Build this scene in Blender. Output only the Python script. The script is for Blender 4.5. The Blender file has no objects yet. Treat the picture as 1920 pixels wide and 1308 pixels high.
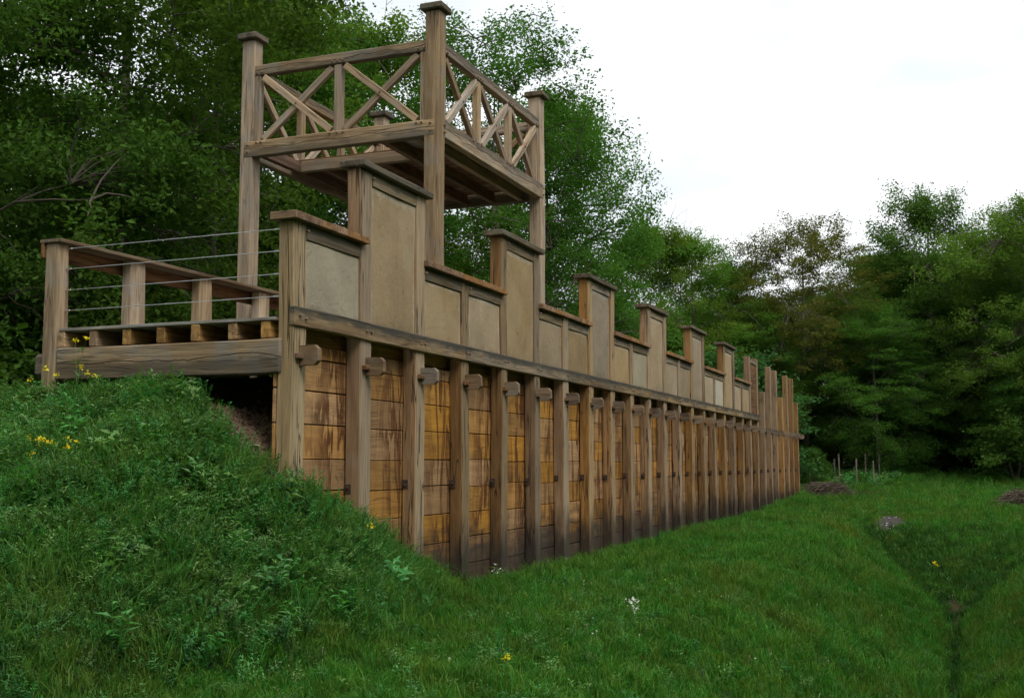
import bpy, math, random
import numpy as np
from mathutils import Matrix, Vector

# ------------------------------------------------------------------ camera, sky, sun, exposure
scene = bpy.context.scene
CAM = np.array((-10.002, -6.276, -1.389))
YAW, PITCH, FOCAL = 0.37874, 0.10069, 2115.9
fw = Vector((math.cos(PITCH)*math.cos(YAW), math.cos(PITCH)*math.sin(YAW), math.sin(PITCH)))
rt = Vector((math.sin(YAW), -math.cos(YAW), 0))
upv = rt.cross(fw)
cd = bpy.data.cameras.new('camera'); cam = bpy.data.objects.new('camera', cd)
scene.collection.objects.link(cam)
cam.matrix_world = Matrix(((rt.x, upv.x, -fw.x, CAM[0]), (rt.y, upv.y, -fw.y, CAM[1]), (rt.z, upv.z, -fw.z, CAM[2]), (0, 0, 0, 1)))
cd.sensor_width = 36; cd.lens = FOCAL/1920*36; cd.clip_start = 0.1; cd.clip_end = 3000
scene.camera = cam

SUN_EL, SUN_AZ = math.radians(52), math.radians(238)      # azimuth measured in plan from +X
world = bpy.data.worlds.new('World'); scene.world = world; world.use_nodes = True
nt = world.node_tree; nt.nodes.clear()
def N(nt, t, **k):
    n = nt.nodes.new(t)
    for a, b in k.items(): setattr(n, a, b)
    return n
sky = N(nt, 'ShaderNodeTexSky', sky_type='NISHITA', sun_disc=False, sun_elevation=SUN_EL, sun_rotation=math.pi/2-SUN_AZ)
tc = N(nt, 'ShaderNodeTexCoord')
mp = N(nt, 'ShaderNodeMapping'); mp.inputs['Scale'].default_value = (1.5, 1.5, 3.2)
cl = N(nt, 'ShaderNodeTexNoise'); cl.inputs['Scale'].default_value = 2.2; cl.inputs['Detail'].default_value = 5; cl.inputs['Roughness'].default_value = .5
rmp = N(nt, 'ShaderNodeValToRGB')
rmp.color_ramp.elements[0].position = .40; rmp.color_ramp.elements[0].color = (.65, .695, .73, 1)
rmp.color_ramp.elements[1].position = .70; rmp.color_ramp.elements[1].color = (1, 1, 1, 1)
sc_ = N(nt, 'ShaderNodeVectorMath', operation='SCALE'); sc_.inputs['Scale'].default_value = 9.5
mx = N(nt, 'ShaderNodeMix', data_type='RGBA'); mx.inputs['Factor'].default_value = .93
bg = N(nt, 'ShaderNodeBackground'); bg.inputs['Strength'].default_value = .1
wo = N(nt, 'ShaderNodeOutputWorld')
L = nt.links.new
L(tc.outputs['Generated'], mp.inputs[0]); L(mp.outputs[0], cl.inputs['Vector']); L(cl.outputs['Fac'], rmp.inputs[0])
L(rmp.outputs[0], sc_.inputs[0]); L(sky.outputs[0], mx.inputs['A']); L(sc_.outputs[0], mx.inputs['B'])
L(mx.outputs['Result'], bg.inputs[0]); L(bg.outputs[0], wo.inputs[0])

sd = bpy.data.lights.new('sun', 'SUN'); sd.energy = 1.2; sd.angle = math.radians(28); sd.color = (1, .97, .92)
sun = bpy.data.objects.new('sun', sd); scene.collection.objects.link(sun)
sun.rotation_euler = (math.pi/2-SUN_EL, 0, SUN_AZ+math.pi/2)

vs = scene.view_settings
scene.display_settings.display_device = 'sRGB'
vs.view_transform = 'Standard'; vs.look = 'None'; vs.exposure = 0.65; vs.gamma = 1; vs.use_curve_mapping = False
cy = scene.cycles
cy.max_bounces = 6; cy.diffuse_bounces = 4; cy.glossy_bounces = 2; cy.transmission_bounces = 4; cy.transparent_max_bounces = 4
cy.use_adaptive_sampling = True; cy.adaptive_threshold = .03
cy.use_denoising = True
try: cy.denoiser = 'OPENIMAGEDENOISE'
except Exception: pass

random.seed(7); RNG = np.random.default_rng(11)
COL = scene.collection

# ------------------------------------------------------------------ helpers
def mesh_np(name, V, F, mat=None, smooth=False):
    """V (n,3); F = list of (m,k) int arrays"""
    me = bpy.data.meshes.new(name)
    V = np.asarray(V, np.float32)
    F = [np.asarray(f, np.int32) for f in (F if isinstance(F, list) else [F]) if len(f)]
    loops = np.concatenate([f.ravel() for f in F])
    tot = np.concatenate([np.full(len(f), f.shape[1], np.int32) for f in F])
    start = np.concatenate([[0], np.cumsum(tot)[:-1]]).astype(np.int32)
    me.vertices.add(len(V)); me.vertices.foreach_set('co', V.ravel())
    me.loops.add(len(loops)); me.loops.foreach_set('vertex_index', loops)
    me.polygons.add(len(tot)); me.polygons.foreach_set('loop_start', start); me.polygons.foreach_set('loop_total', tot)
    me.polygons.foreach_set('use_smooth', np.full(len(tot), bool(smooth)))
    me.update(calc_edges=True); me.validate()
    if mat: me.materials.append(mat)
    return me

WM = {}
def link(name, me, M=None, parent=None):
    o = bpy.data.objects.new(name, me); COL.objects.link(o)
    M = M if M is not None else Matrix.Identity(4)
    if parent is not None:
        o.parent = parent; o.matrix_local = WM[parent].inverted() @ M
    else: o.matrix_local = M
    WM[o] = M.copy()
    return o
def tag(o, label=None, cat=None, group=None, kind=None):
    if label: o['label'] = label
    if cat: o['category'] = cat
    if group: o['group'] = group
    if kind: o['kind'] = kind
    return o
def empty(name, loc, label, cat, group=None):
    return tag(link(name, None, Matrix.Translation(loc)), label, cat, group)

def timber_mesh(name, Ln, a, b, mat, bev=.008, seg=1, wob=0.0, taper=1.0):
    """box along local X, a wide in local Y, b in local Z, chamfered long edges and ends"""
    bev = min(bev, a*.3, b*.3)
    prof = np.array([(-a/2, -b/2+bev), (-a/2+bev, -b/2), (a/2-bev, -b/2), (a/2, -b/2+bev), (a/2, b/2-bev), (a/2-bev, b/2), (-a/2+bev, b/2), (-a/2, b/2-bev)])
    xs = np.linspace(-Ln/2+bev, Ln/2-bev, seg+1); rings = []
    sc = np.array([(a-2*bev)/a, (b-2*bev)/b])
    rings.append(np.c_[np.full(8, -Ln/2), prof*sc])
    off = np.zeros(2)
    for i, x in enumerate(xs):
        k = 1+(taper-1)*i/seg
        off = off*.6+RNG.normal(0, wob, 2) if wob else off
        rings.append(np.c_[np.full(8, x), prof*k+off])
    rings.append(np.c_[np.full(8, Ln/2), prof*sc*taper+off])
    V = np.concatenate(rings); n = len(rings); q = []
    for i in range(n-1):
        for j in range(8): q.append((i*8+j, i*8+(j+1) % 8, (i+1)*8+(j+1) % 8, (i+1)*8+j))
    caps = np.array([list(range(8))[::-1], [(n-1)*8+j for j in range(8)]])
    q = np.array(q)
    return mesh_np(name, V, [q, caps], mat)
def frame(p, q, yhint):
    p, q = Vector(p), Vector(q); x = (q-p).normalized(); y = Vector(yhint); y = (y-x*y.dot(x)).normalized(); z = x.cross(y)
    c = (p+q)/2
    return Matrix(((x.x, y.x, z.x, c.x), (x.y, y.y, z.y, c.y), (x.z, y.z, z.z, c.z), (0, 0, 0, 1))), (q-p).length
def timber(name, p, q, a, b, mat, parent, yhint=(0, 1, 0), **k):
    """timber from p to q; a = size along yhint, b = the other"""
    M, Ln = frame(p, q, yhint)
    return link(name, timber_mesh(name, Ln, a, b, mat, **k), M, parent)
def block(name, lo, hi, mat, parent, axis='X', **k):
    """axis-aligned timber filling lo..hi, grain along axis"""
    lo, hi = Vector(lo), Vector(hi); c = (lo+hi)/2; d = hi-lo
    if axis == 'X': return timber(name, (lo.x, c.y, c.z), (hi.x, c.y, c.z), d.y, d.z, mat, parent, (0, 1, 0), **k)
    if axis == 'Y': return timber(name, (c.x, lo.y, c.z), (c.x, hi.y, c.z), d.x, d.z, mat, parent, (1, 0, 0), **k)
    return timber(name, (c.x, c.y, lo.z), (c.x, c.y, hi.z), d.y, d.x, mat, parent, (0, 1, 0), **k)

# ------------------------------------------------------------------ materials
def newmat(name):
    m = bpy.data.materials.new(name); m.use_nodes = True; m.node_tree.nodes.clear(); return m, m.node_tree
def mixc(nt, f, A, B, blend='MIX'):
    n = N(nt, 'ShaderNodeMix', data_type='RGBA', blend_type=blend)
    for s, v in ((n.inputs['Factor'], f), (n.inputs['A'], A), (n.inputs['B'], B)):
        if isinstance(v, bpy.types.NodeSocket): nt.links.new(v, s)
        elif isinstance(v, tuple): s.default_value = (*v, 1)
        else: s.default_value = v
    return n.outputs['Result']
def mathn(nt, op, a, b=0.0, clamp=False):
    n = N(nt, 'ShaderNodeMath', operation=op, use_clamp=clamp)
    for s, v in zip(n.inputs, (a, b)):
        if isinstance(v, bpy.types.NodeSocket): nt.links.new(v, s)
        else: s.default_value = v
    return n.outputs[0]
def ramp(nt, fac, p0, p1, v0=0., v1=1.):
    n = N(nt, 'ShaderNodeMapRange', interpolation_type='SMOOTHSTEP')
    nt.links.new(fac, n.inputs[0])
    for i, v in zip((1, 2, 3, 4), (p0, p1, v0, v1)): n.inputs[i].default_value = v
    return n.outputs[0]
def noise(nt, vec, scale=1., detail=4., rough=.55, dist=0.):
    n = N(nt, 'ShaderNodeTexNoise'); nt.links.new(vec, n.inputs['Vector'])
    n.inputs['Scale'].default_value = scale; n.inputs['Detail'].default_value = detail
    n.inputs['Roughness'].default_value = rough; n.inputs['Distortion'].default_value = dist
    return n.outputs['Fac']
def vscale(nt, vec, s):
    n = N(nt, 'ShaderNodeVectorMath', operation='MULTIPLY'); nt.links.new(vec, n.inputs[0]); n.inputs[1].default_value = s
    return n.outputs[0]

def wood(name, base, dark, grey, grey_amt=.4, front_grey=0., streak=0., mould=0., damp=True, crack=.5, bigcrack=False, con=1., dampz=0.):
    m, nt = newmat(name); L = nt.links.new
    tcn = N(nt, 'ShaderNodeTexCoord'); oi = N(nt, 'ShaderNodeObjectInfo'); geo = N(nt, 'ShaderNodeNewGeometry')
    sx = N(nt, 'ShaderNodeSeparateXYZ'); L(geo.outputs['Position'], sx.inputs[0])
    lo = N(nt, 'ShaderNodeSeparateXYZ'); L(tcn.outputs['Object'], lo.inputs[0])
    offs = N(nt, 'ShaderNodeCombineXYZ')
    rr = mathn(nt, 'MULTIPLY', oi.outputs['Random'], 61.)
    for i in range(3): L(rr, offs.inputs[i])
    ad = N(nt, 'ShaderNodeVectorMath', operation='ADD'); L(tcn.outputs['Object'], ad.inputs[0]); L(offs.outputs[0], ad.inputs[1])
    v = ad.outputs[0]
    grain = noise(nt, vscale(nt, v, (.7, 10, 10)), 1., 6, .66, .7)
    fine = noise(nt, vscale(nt, v, (2.2, 70, 70)), 1., 3, .6)
    blot = noise(nt, v, 1.7, 4, .6, .4)
    col = mixc(nt, ramp(nt, grain, .36, .64, 0, con), tuple(min(1, c*1.12) for c in base), tuple(c*.78 for c in dark))
    col = mixc(nt, ramp(nt, fine, .3, .75, 0, .45*con), col, tuple(c*.55 for c in dark))
    gf = ramp(nt, blot, .62-.3*grey_amt, .8-.25*grey_amt, 0, min(1, grey_amt+.25))
    if front_grey:
        nx = N(nt, 'ShaderNodeSeparateXYZ'); L(geo.outputs['Normal'], nx.inputs[0])
        ff = ramp(nt, mathn(nt, 'MULTIPLY', nx.outputs[1], -1.), .5, .9, 0, front_grey)
        gf = mathn(nt, 'MAXIMUM', gf, mathn(nt, 'MULTIPLY', ff, ramp(nt, grain, .2, .6, 1.1, .75)), True)
    gcol = mixc(nt, ramp(nt, fine, .3, .7), grey, tuple(c*.6 for c in grey))
    col = mixc(nt, gf, col, gcol)
    # tone differs from timber to timber
    st = noise(nt, vscale(nt, v, (1.3, 4.5, 4.5)), 1., 5, .65, .8)      # weather stains
    col = mixc(nt, ramp(nt, st, .56, .74, 0, .6*con), col, tuple(c*.38 for c in grey))
    tone = N(nt, 'ShaderNodeHueSaturation'); L(col, tone.inputs['Color'])
    L(ramp(nt, oi.outputs['Random'], 0, 1, .74, 1.16), tone.inputs['Value'])
    r2 = mathn(nt, 'FRACT', mathn(nt, 'MULTIPLY', oi.outputs['Random'], 17.3))
    L(ramp(nt, r2, 0, 1, .85, 1.12), tone.inputs['Saturation'])
    col = tone.outputs[0]
    if streak:      # tannin runs down the boards, worst beside the posts
        sv = noise(nt, vscale(nt, geo.outputs['Position'], (5.0, 5.0, .75)), 1., 5, .6, 1.1)
        near = ramp(nt, mathn(nt, 'ADD', lo.outputs[0], mathn(nt, 'MULTIPLY', mathn(nt, 'SUBTRACT', blot, .5), 1.3)), -.2, .4, .22, 1.)
        band = mathn(nt, 'MULTIPLY', ramp(nt, sv, .47, .52), ramp(nt, sv, .54, .68, 1, .3))
        col = mixc(nt, mathn(nt, 'MULTIPLY', mathn(nt, 'MULTIPLY', band, near), streak), col, (.115, .042, .013))
        s2 = noise(nt, vscale(nt, geo.outputs['Position'], (8, 8, .4)), 1., 3, .6, .3)
        col = mixc(nt, ramp(nt, s2, .5, .75, 0, .45*streak), col, (.22, .11, .04))
        ml = noise(nt, vscale(nt, v, (2.5, 2.5, 4.)), 1., 5, .65)
        col = mixc(nt, ramp(nt, ml, .56, .74, 0, .6), col, (.10, .078, .045))
    if mould:       # black mould lodged along the upper half
        mz = mathn(nt, 'ADD', lo.outputs[2], mathn(nt, 'MULTIPLY', mathn(nt, 'SUBTRACT', noise(nt, vscale(nt, v, (2.2, 8, 8)), 1., 5, .65), .5), .24))
        col = mixc(nt, ramp(nt, mz, -.035, .07, 0, mould), col, (.055, .052, .042))
    if damp:        # damp, algae-dark feet of the timbers
        dz = mathn(nt, 'ADD', sx.outputs[2], mathn(nt, 'MULTIPLY', noise(nt, vscale(nt, v, (1.5, 6, 6)), 1., 4, .6), 1.3))
        col = mixc(nt, ramp(nt, dz, -2.15+dampz, -1.35+dampz, .9, 0), col, (.035, .031, .026))
    ck = noise(nt, vscale(nt, v, (.45, 9, 9)), 1., 3, .5, .5)
    line = mathn(nt, 'MULTIPLY', ramp(nt, ck, .478, .494), ramp(nt, ck, .504, .52, 1, 0))
    ckm = ramp(nt, noise(nt, v, 1.1, 2), .42, .56, 0, crack)
    line = mathn(nt, 'MULTIPLY', line, ckm)
    if bigcrack:
        cz = mathn(nt, 'MULTIPLY', mathn(nt, 'SUBTRACT', noise(nt, vscale(nt, v, (1.1, 0, 0)), 1., 6, .55), .5), .26)
        dd = mathn(nt, 'ABSOLUTE', mathn(nt, 'SUBTRACT', lo.outputs[2], cz))
        line = mathn(nt, 'MAXIMUM', line, ramp(nt, dd, .002, .007, .95, 0))
    col = mixc(nt, line, col, (.02, .014, .01))
    bs = N(nt, 'ShaderNodeBsdfPrincipled'); L(col, bs.inputs['Base Color'])
    bs.inputs['Roughness'].default_value = .82; bs.inputs['Specular IOR Level'].default_value = .22
    bh = mathn(nt, 'SUBTRACT', mathn(nt, 'ADD', mathn(nt, 'MULTIPLY', grain, .6), mathn(nt, 'MULTIPLY', fine, .4)), mathn(nt, 'MULTIPLY', line, 1.5))
    bp = N(nt, 'ShaderNodeBump'); bp.inputs['Strength'].default_value = .55; bp.inputs['Distance'].default_value = .012
    L(bh, bp.inputs['Height']); L(bp.outputs[0], bs.inputs['Normal'])
    o = N(nt, 'ShaderNodeOutputMaterial'); L(bs.outputs[0], o.inputs[0])
    return m

W_POST = wood('oak_post', (.36, .21, .092), (.19, .098, .04), (.42, .325, .20), .2, .85, crack=.8, con=.65)
W_NEAR = wood('oak_corner_post', (.50, .36, .19), (.32, .21, .10), (.42, .355, .24), .25, .4, crack=.9, con=.7, dampz=.72)
W_PLANK = wood('oak_plank', (.45, .242, .075), (.34, .165, .047), (.31, .21, .10), .08, 0, streak=1., crack=.25, con=.5)
W_SILL = wood('oak_sill', (.31, .22, .12), (.20, .13, .068), (.24, .215, .155), .45, 0, mould=.92, damp=False)
W_RAIL = wood('oak_top_rail', (.34, .26, .16), (.20, .14, .08), (.27, .25, .20), .5, 0, mould=.55, damp=False)
W_CAP = wood('oak_new_cap', (.38, .215, .10), (.27, .14, .06), (.24, .18, .12), .12, 0, damp=False)
W_CAPOLD = wood('oak_old_cap', (.20, .155, .10), (.11, .085, .055), (.17, .165, .115), .5, 0, damp=False)
W_TIE = wood('oak_tie', (.29, .20, .12), (.19, .122, .072), (.29, .245, .185), .5, 0, damp=False)
W_TOWER = wood('oak_tower', (.45, .32, .19), (.28, .19, .11), (.40, .335, .25), .5, 0, damp=False, con=.75)
W_TBEAM = wood('oak_tower_beam', (.44, .32, .195), (.28, .195, .115), (.36, .315, .245), .5, 0, mould=.6, damp=False, bigcrack=True)
W_DECKBEAM = wood('oak_deck_beam', (.45, .33, .21), (.30, .21, .13), (.34, .315, .27), .55, 0, mould=.65, damp=False, bigcrack=True)
W_JOIST = wood('oak_joist', (.50, .31, .13), (.34, .19, .08), (.3, .24, .16), .1, 0, damp=False)
W_DECK = wood('oak_deck', (.40, .36, .30), (.28, .24, .19), (.40, .38, .35), .7, 0, damp=False)
W_RAILING = wood('oak_railing', (.50, .375, .25), (.34, .245, .155), (.47, .40, .33), .5, 0, damp=False)
W_BROWN = wood('oak_brown', (.27, .15, .08), (.16, .085, .045), (.25, .2, .16), .2, 0, damp=False)
W_STUMP = wood('stake', (.23, .20, .15), (.15, .125, .09), (.25, .23, .19), .6, 0, damp=False)

def plaster(name, base, rim):
    m, nt = newmat(name); L = nt.links.new
    tcn = N(nt, 'ShaderNodeTexCoord'); oi = N(nt, 'ShaderNodeObjectInfo')
    g = N(nt, 'ShaderNodeSeparateXYZ'); L(tcn.outputs['Generated'], g.inputs[0])
    rr = mathn(nt, 'MULTIPLY', oi.outputs['Random'], 37.)
    cb = N(nt, 'ShaderNodeCombineXYZ'); [L(rr, cb.inputs[i]) for i in range(3)]
    ad = N(nt, 'ShaderNodeVectorMath', operation='ADD'); L(tcn.outputs['Object'], ad.inputs[0]); L(cb.outputs[0], ad.inputs[1])
    v = ad.outputs[0]
    n1 = noise(nt, v, 2.3, 5, .6); n2 = noise(nt, v, 28, 4, .6); n3 = noise(nt, v, 9, 5, .7)
    col = mixc(nt, ramp(nt, n1, .3, .7), base, tuple(c*.8 for c in base))
    col = mixc(nt, ramp(nt, n2, .35, .7, 0, .35), col, tuple(c*.72 for c in base))
    # limewash left in a ragged rim against the timbers
    ex = mathn(nt, 'SUBTRACT', .5, mathn(nt, 'ABSOLUTE', mathn(nt, 'SUBTRACT', g.outputs[0], .5)))
    ez = mathn(nt, 'SUBTRACT', 1., g.outputs[2])
    e = mathn(nt, 'MINIMUM', ex, mathn(nt, 'MULTIPLY', ez, .9))
    e = mathn(nt, 'ADD', e, mathn(nt, 'MULTIPLY', mathn(nt, 'SUBTRACT', n3, .5), .16))
    col = mixc(nt, ramp(nt, e, .005, .06, .9, 0), col, rim)
    low = mathn(nt, 'ADD', g.outputs[2], mathn(nt, 'MULTIPLY', mathn(nt, 'SUBTRACT', n3, .5), .35))
    col = mixc(nt, ramp(nt, low, -.02, .12, .45, 0), col, (.15, .11, .065))
    rn = noise(nt, vscale(nt, v, (9, 9, .7)), 1., 4, .6, .2)       # rain runs
    col = mixc(nt, ramp(nt, rn, .52, .72, 0, .4), col, tuple(c*.62 for c in base))
    ckn = noise(nt, v, 3.2, 3, .5, .9)                             # drying cracks and patched areas
    col = mixc(nt, mathn(nt, 'MULTIPLY', ramp(nt, ckn, .492, .5), ramp(nt, ckn, .5, .508, .5, 0)), col, tuple(c*.4 for c in base))
    pt_ = noise(nt, v, 1.1, 3, .5, .5); col = mixc(nt, ramp(nt, pt_, .54, .60, 0, .18), col, rim)
    hs = N(nt, 'ShaderNodeHueSaturation'); L(col, hs.inputs['Color']); L(ramp(nt, oi.outputs['Random'], 0, 1, .82, 1.12), hs.inputs['Value'])
    r3 = mathn(nt, 'FRACT', mathn(nt, 'MULTIPLY', oi.outputs['Random'], 19.7)); L(ramp(nt, r3, 0, 1, .75, 1.1), hs.inputs['Saturation'])
    bs = N(nt, 'ShaderNodeBsdfPrincipled'); L(hs.outputs[0], bs.inputs['Base Color']); bs.inputs['Roughness'].default_value = .95; bs.inputs['Specular IOR Level'].default_value = .1
    bp = N(nt, 'ShaderNodeBump'); bp.inputs['Strength'].default_value = .6; bp.inputs['Distance'].default_value = .015
    L(mathn(nt, 'ADD', n3, mathn(nt, 'MULTIPLY', n2, .5)), bp.inputs['Height']); L(bp.outputs[0], bs.inputs['Normal'])
    o = N(nt, 'ShaderNodeOutputMaterial'); L(bs.outputs[0], o.inputs[0]); return m
P_TAN = plaster('daub_tan', (.41, .30, .17), (.47, .395, .28))
P_PALE = plaster('daub_pale', (.50, .435, .31), (.48, .41, .28))

def leafmat(name, c0, c1, trans=.35, gloss=.08, hv=.1, dry=None):
    m, nt = newmat(name); L = nt.links.new
    oi = N(nt, 'ShaderNodeObjectInfo'); geo = N(nt, 'ShaderNodeNewGeometry'); tcn = N(nt, 'ShaderNodeTexCoord')
    col = mixc(nt, geo.outputs['Random Per Island'], c0, c1)
    big = noise(nt, tcn.outputs['Object'], .9, 2)
    col = mixc(nt, ramp(nt, big, .35, .65, 0, .6), col, tuple((a*.75 + b*.25) for a, b in zip(c0, c1)))
    if dry:
        pn = noise(nt, geo.outputs['Position'], .55, 5, .62); pn2 = noise(nt, geo.outputs['Position'], 1.9, 3, .6)
        col = mixc(nt, ramp(nt, pn, .48, .66, 0, .75), col, dry)
        col = mixc(nt, ramp(nt, pn2, .5, .68, 0, .55), col, tuple(c*.45 for c in c0))
    hs = N(nt, 'ShaderNodeHueSaturation'); L(col, hs.inputs['Color'])
    L(ramp(nt, oi.outputs['Random'], 0, 1, 1-hv*2, 1+hv*2), hs.inputs['Value'])
    r2 = mathn(nt, 'FRACT', mathn(nt, 'MULTIPLY', oi.outputs['Random'], 13.7))
    L(ramp(nt, r2, 0, 1, .5-hv*.25, .5+hv*.2), hs.inputs['Hue'])
    df = N(nt, 'ShaderNodeBsdfDiffuse'); tr = N(nt, 'ShaderNodeBsdfTranslucent'); L(hs.outputs[0], df.inputs[0])
    tcx = mixc(nt, 1., hs.outputs[0], (1.15, 1.25, .6), 'MULTIPLY'); L(tcx, tr.inputs[0])
    ms = N(nt, 'ShaderNodeMixShader'); ms.inputs[0].default_value = trans; L(df.outputs[0], ms.inputs[1]); L(tr.outputs[0], ms.inputs[2])
    gl = N(nt, 'ShaderNodeBsdfGlossy'); gl.inputs['Roughness'].default_value = .45; gl.inputs[0].default_value = (.6, .7, .6, 1)
    if not gloss:
        o = N(nt, 'ShaderNodeOutputMaterial'); L(ms.outputs[0], o.inputs[0]); return m
    m2 = N(nt, 'ShaderNodeMixShader'); m2.inputs[0].default_value = gloss; L(ms.outputs[0], m2.inputs[1]); L(gl.outputs[0], m2.inputs[2])
    o = N(nt, 'ShaderNodeOutputMaterial'); L(m2.outputs[0], o.inputs[0]); return m
def plain(name, col, rough=.8, metal=0., var=.25, scale=6.):
    m, nt = newmat(name); L = nt.links.new
    tcn = N(nt, 'ShaderNodeTexCoord'); n1 = noise(nt, tcn.outputs['Object'], scale, 5, .65)
    c = mixc(nt, n1, tuple(x*(1-var) for x in col), tuple(min(1, x*(1+var)) for x in col))
    bs = N(nt, 'ShaderNodeBsdfPrincipled'); L(c, bs.inputs['Base Color']); bs.inputs['Roughness'].default_value = rough; bs.inputs['Metallic'].default_value = metal
    bp = N(nt, 'ShaderNodeBump'); bp.inputs['Strength'].default_value = .4; bp.inputs['Distance'].default_value = .03; L(n1, bp.inputs['Height']); L(bp.outputs[0], bs.inputs['Normal'])
    o = N(nt, 'ShaderNodeOutputMaterial'); L(bs.outputs[0], o.inputs[0]); return m
M_BARK = plain('bark', (.10, .082, .062), .95, 0, .5, 9)
M_IRON = plain('rusty_iron', (.07, .045, .03), .75, .3, .4, 30)
M_PEG = plain('oak_peg', (.23, .15, .10), .8, 0, .3, 30)
M_STEEL = plain('steel_cable', (.62, .63, .62), .35, .9, .1, 30)
M_TWIG = plain('dead_twig', (.10, .07, .05), .9, 0, .5, 8)
M_ASH = plain('ash', (.6, .6, .6), .9, 0, .1, 30)
M_CHAR = plain('bare_earth', (.042, .032, .025), .95, 0, .5, 14)
M_YEL = leafmat('yellow_petal', (.85, .66, .02), (.95, .78, .04), .3, .02, .02)
M_WHT = leafmat('white_petal', (.80, .80, .78), (.88, .88, .86), .3, .02, .02)
M_PINK = leafmat('pink_petal', (.42, .20, .26), (.52, .28, .32), .3, .02, .02)
G_LAWN = leafmat('grass_blade', (.040, .145, .014), (.090, .255, .030), .3, .02, .12, (.105, .165, .022))
G_TALL = leafmat('tall_grass', (.042, .145, .016), (.10, .25, .04), .34, .03, .12, (.14, .26, .045))
G_WEED = leafmat('weed_leaf', (.062, .205, .038), (.145, .33, .08), .38, .05, .15)
T_MID = leafmat('leaf_mid', (.062, .138, .024), (.128, .245, .045), .45, 0, .08)
T_DARK = leafmat('leaf_dark', (.046, .108, .020), (.098, .20, .040), .42, 0, .08)
T_LIGHT = leafmat('leaf_light', (.075, .155, .022), (.155, .265, .05), .48, 0, .08)
T_OLIVE = leafmat('leaf_olive', (.10, .115, .025), (.18, .18, .045), .45, 0, .06)
T_BLUE = leafmat('leaf_elder', (.045, .135, .042), (.09, .22, .075), .42, 0, .06)

# ------------------------------------------------------------------ ground
def sstep(x, a, b):
    t = np.clip((x-a)/(b-a), 0, 1); return t*t*(3-2*t)
def smax(a, b, k): 
    h = np.clip(.5+.5*(a-b)/k, 0, 1); return b*(1-h)+a*h+k*h*(1-h)
def smin(a, b, k): return -smax(-a, -b, k)
_ph = RNG.uniform(0, 6.28, (8, 2)); _fr = RNG.normal(0, 1, (8, 2))
def bumps(X, Y, f):
    s = 0
    for i in range(8): s = s+np.sin(f*(_fr[i, 0]*X+_fr[i, 1]*Y)*(1+.35*i)+_ph[i, 0])/(1+.35*i)
    return s/3.2
def base_z(X, Y):
    dist = np.hypot(X+10, Y+6)
    zp = -3.12+.75*sstep(dist, 34, 66)+.05*bumps(X, Y, .5)*sstep(dist, 8, 22)
    zp = zp+.35*sstep(dist, 52, 60)*np.exp(-((Y+3.5)/4.5)**2)
    dy = np.abs(Y+6.02); side = -4.95+.95*np.minimum(dy, .35)+.545*np.maximum(0, dy-.35)
    end = -4.82+.150*(X-16.); near = -4.8+.5*(-3.-X)
    d = smax(smax(side, end, .08), near, .2)
    return smin(zp, d, .45)
def ground_z(X, Y):
    X = np.asarray(X, float); Y = np.asarray(Y, float)
    z = base_z(X, Y)
    dX = np.maximum(0, -.45-X)*.56
    dY = np.maximum(0, .92-Y)*1.16+np.maximum(0, Y-7)*.5
    dX2 = np.maximum(0, X+.1)*.335
    md = -.74-np.sqrt(dX**2+dY**2+.02)+.14-dX2+.10*bumps(X, Y, 1.6)+.05*bumps(Y, X, 4.2)
    front = smax(z, md, .22)
    ramp_ = -.78+.40*sstep(X, .25, 1.3)-np.maximum(0, Y-3.2)*.9
    ramp_ = np.minimum(ramp_, front+(ramp_-front)*sstep(X, -.1, .8))
    back = smax(z, np.where(X > 38.2, -9, ramp_), .2)
    behind = (Y > .275) & (X > -.18)
    z = np.where(behind, back, front)
    return z
def axis(pts): 
    out = []
    for a, b, n in pts: out.append(np.linspace(a, b, n, endpoint=False))
    return np.concatenate(out+[[pts[-1][1]]])
gx = axis([(-420, -60, 12), (-60, -12, 16), (-12, -.22, 120), (-.22, -.14, 1), (-.14, 14, 120), (14, 38.1, 80), (38.1, 38.3, 1), (38.3, 70, 70), (70, 420, 18)])
gy = axis([(-420, -60, 12), (-60, -14, 24), (-14, .258, 150), (.258, .30, 1), (.30, 4, 40), (4, 8, 20), (8, 40, 40), (40, 420, 14)])
GX, GY = np.meshgrid(gx, gy, indexing='ij'); GZ = ground_z(GX, GY)
nx_, ny_ = GX.shape; idx = np.arange(nx_*ny_).reshape(nx_, ny_)
Q = np.stack([idx[:-1, :-1], idx[1:, :-1], idx[1:, 1:], idx[:-1, 1:]], -1).reshape(-1, 4)
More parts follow.
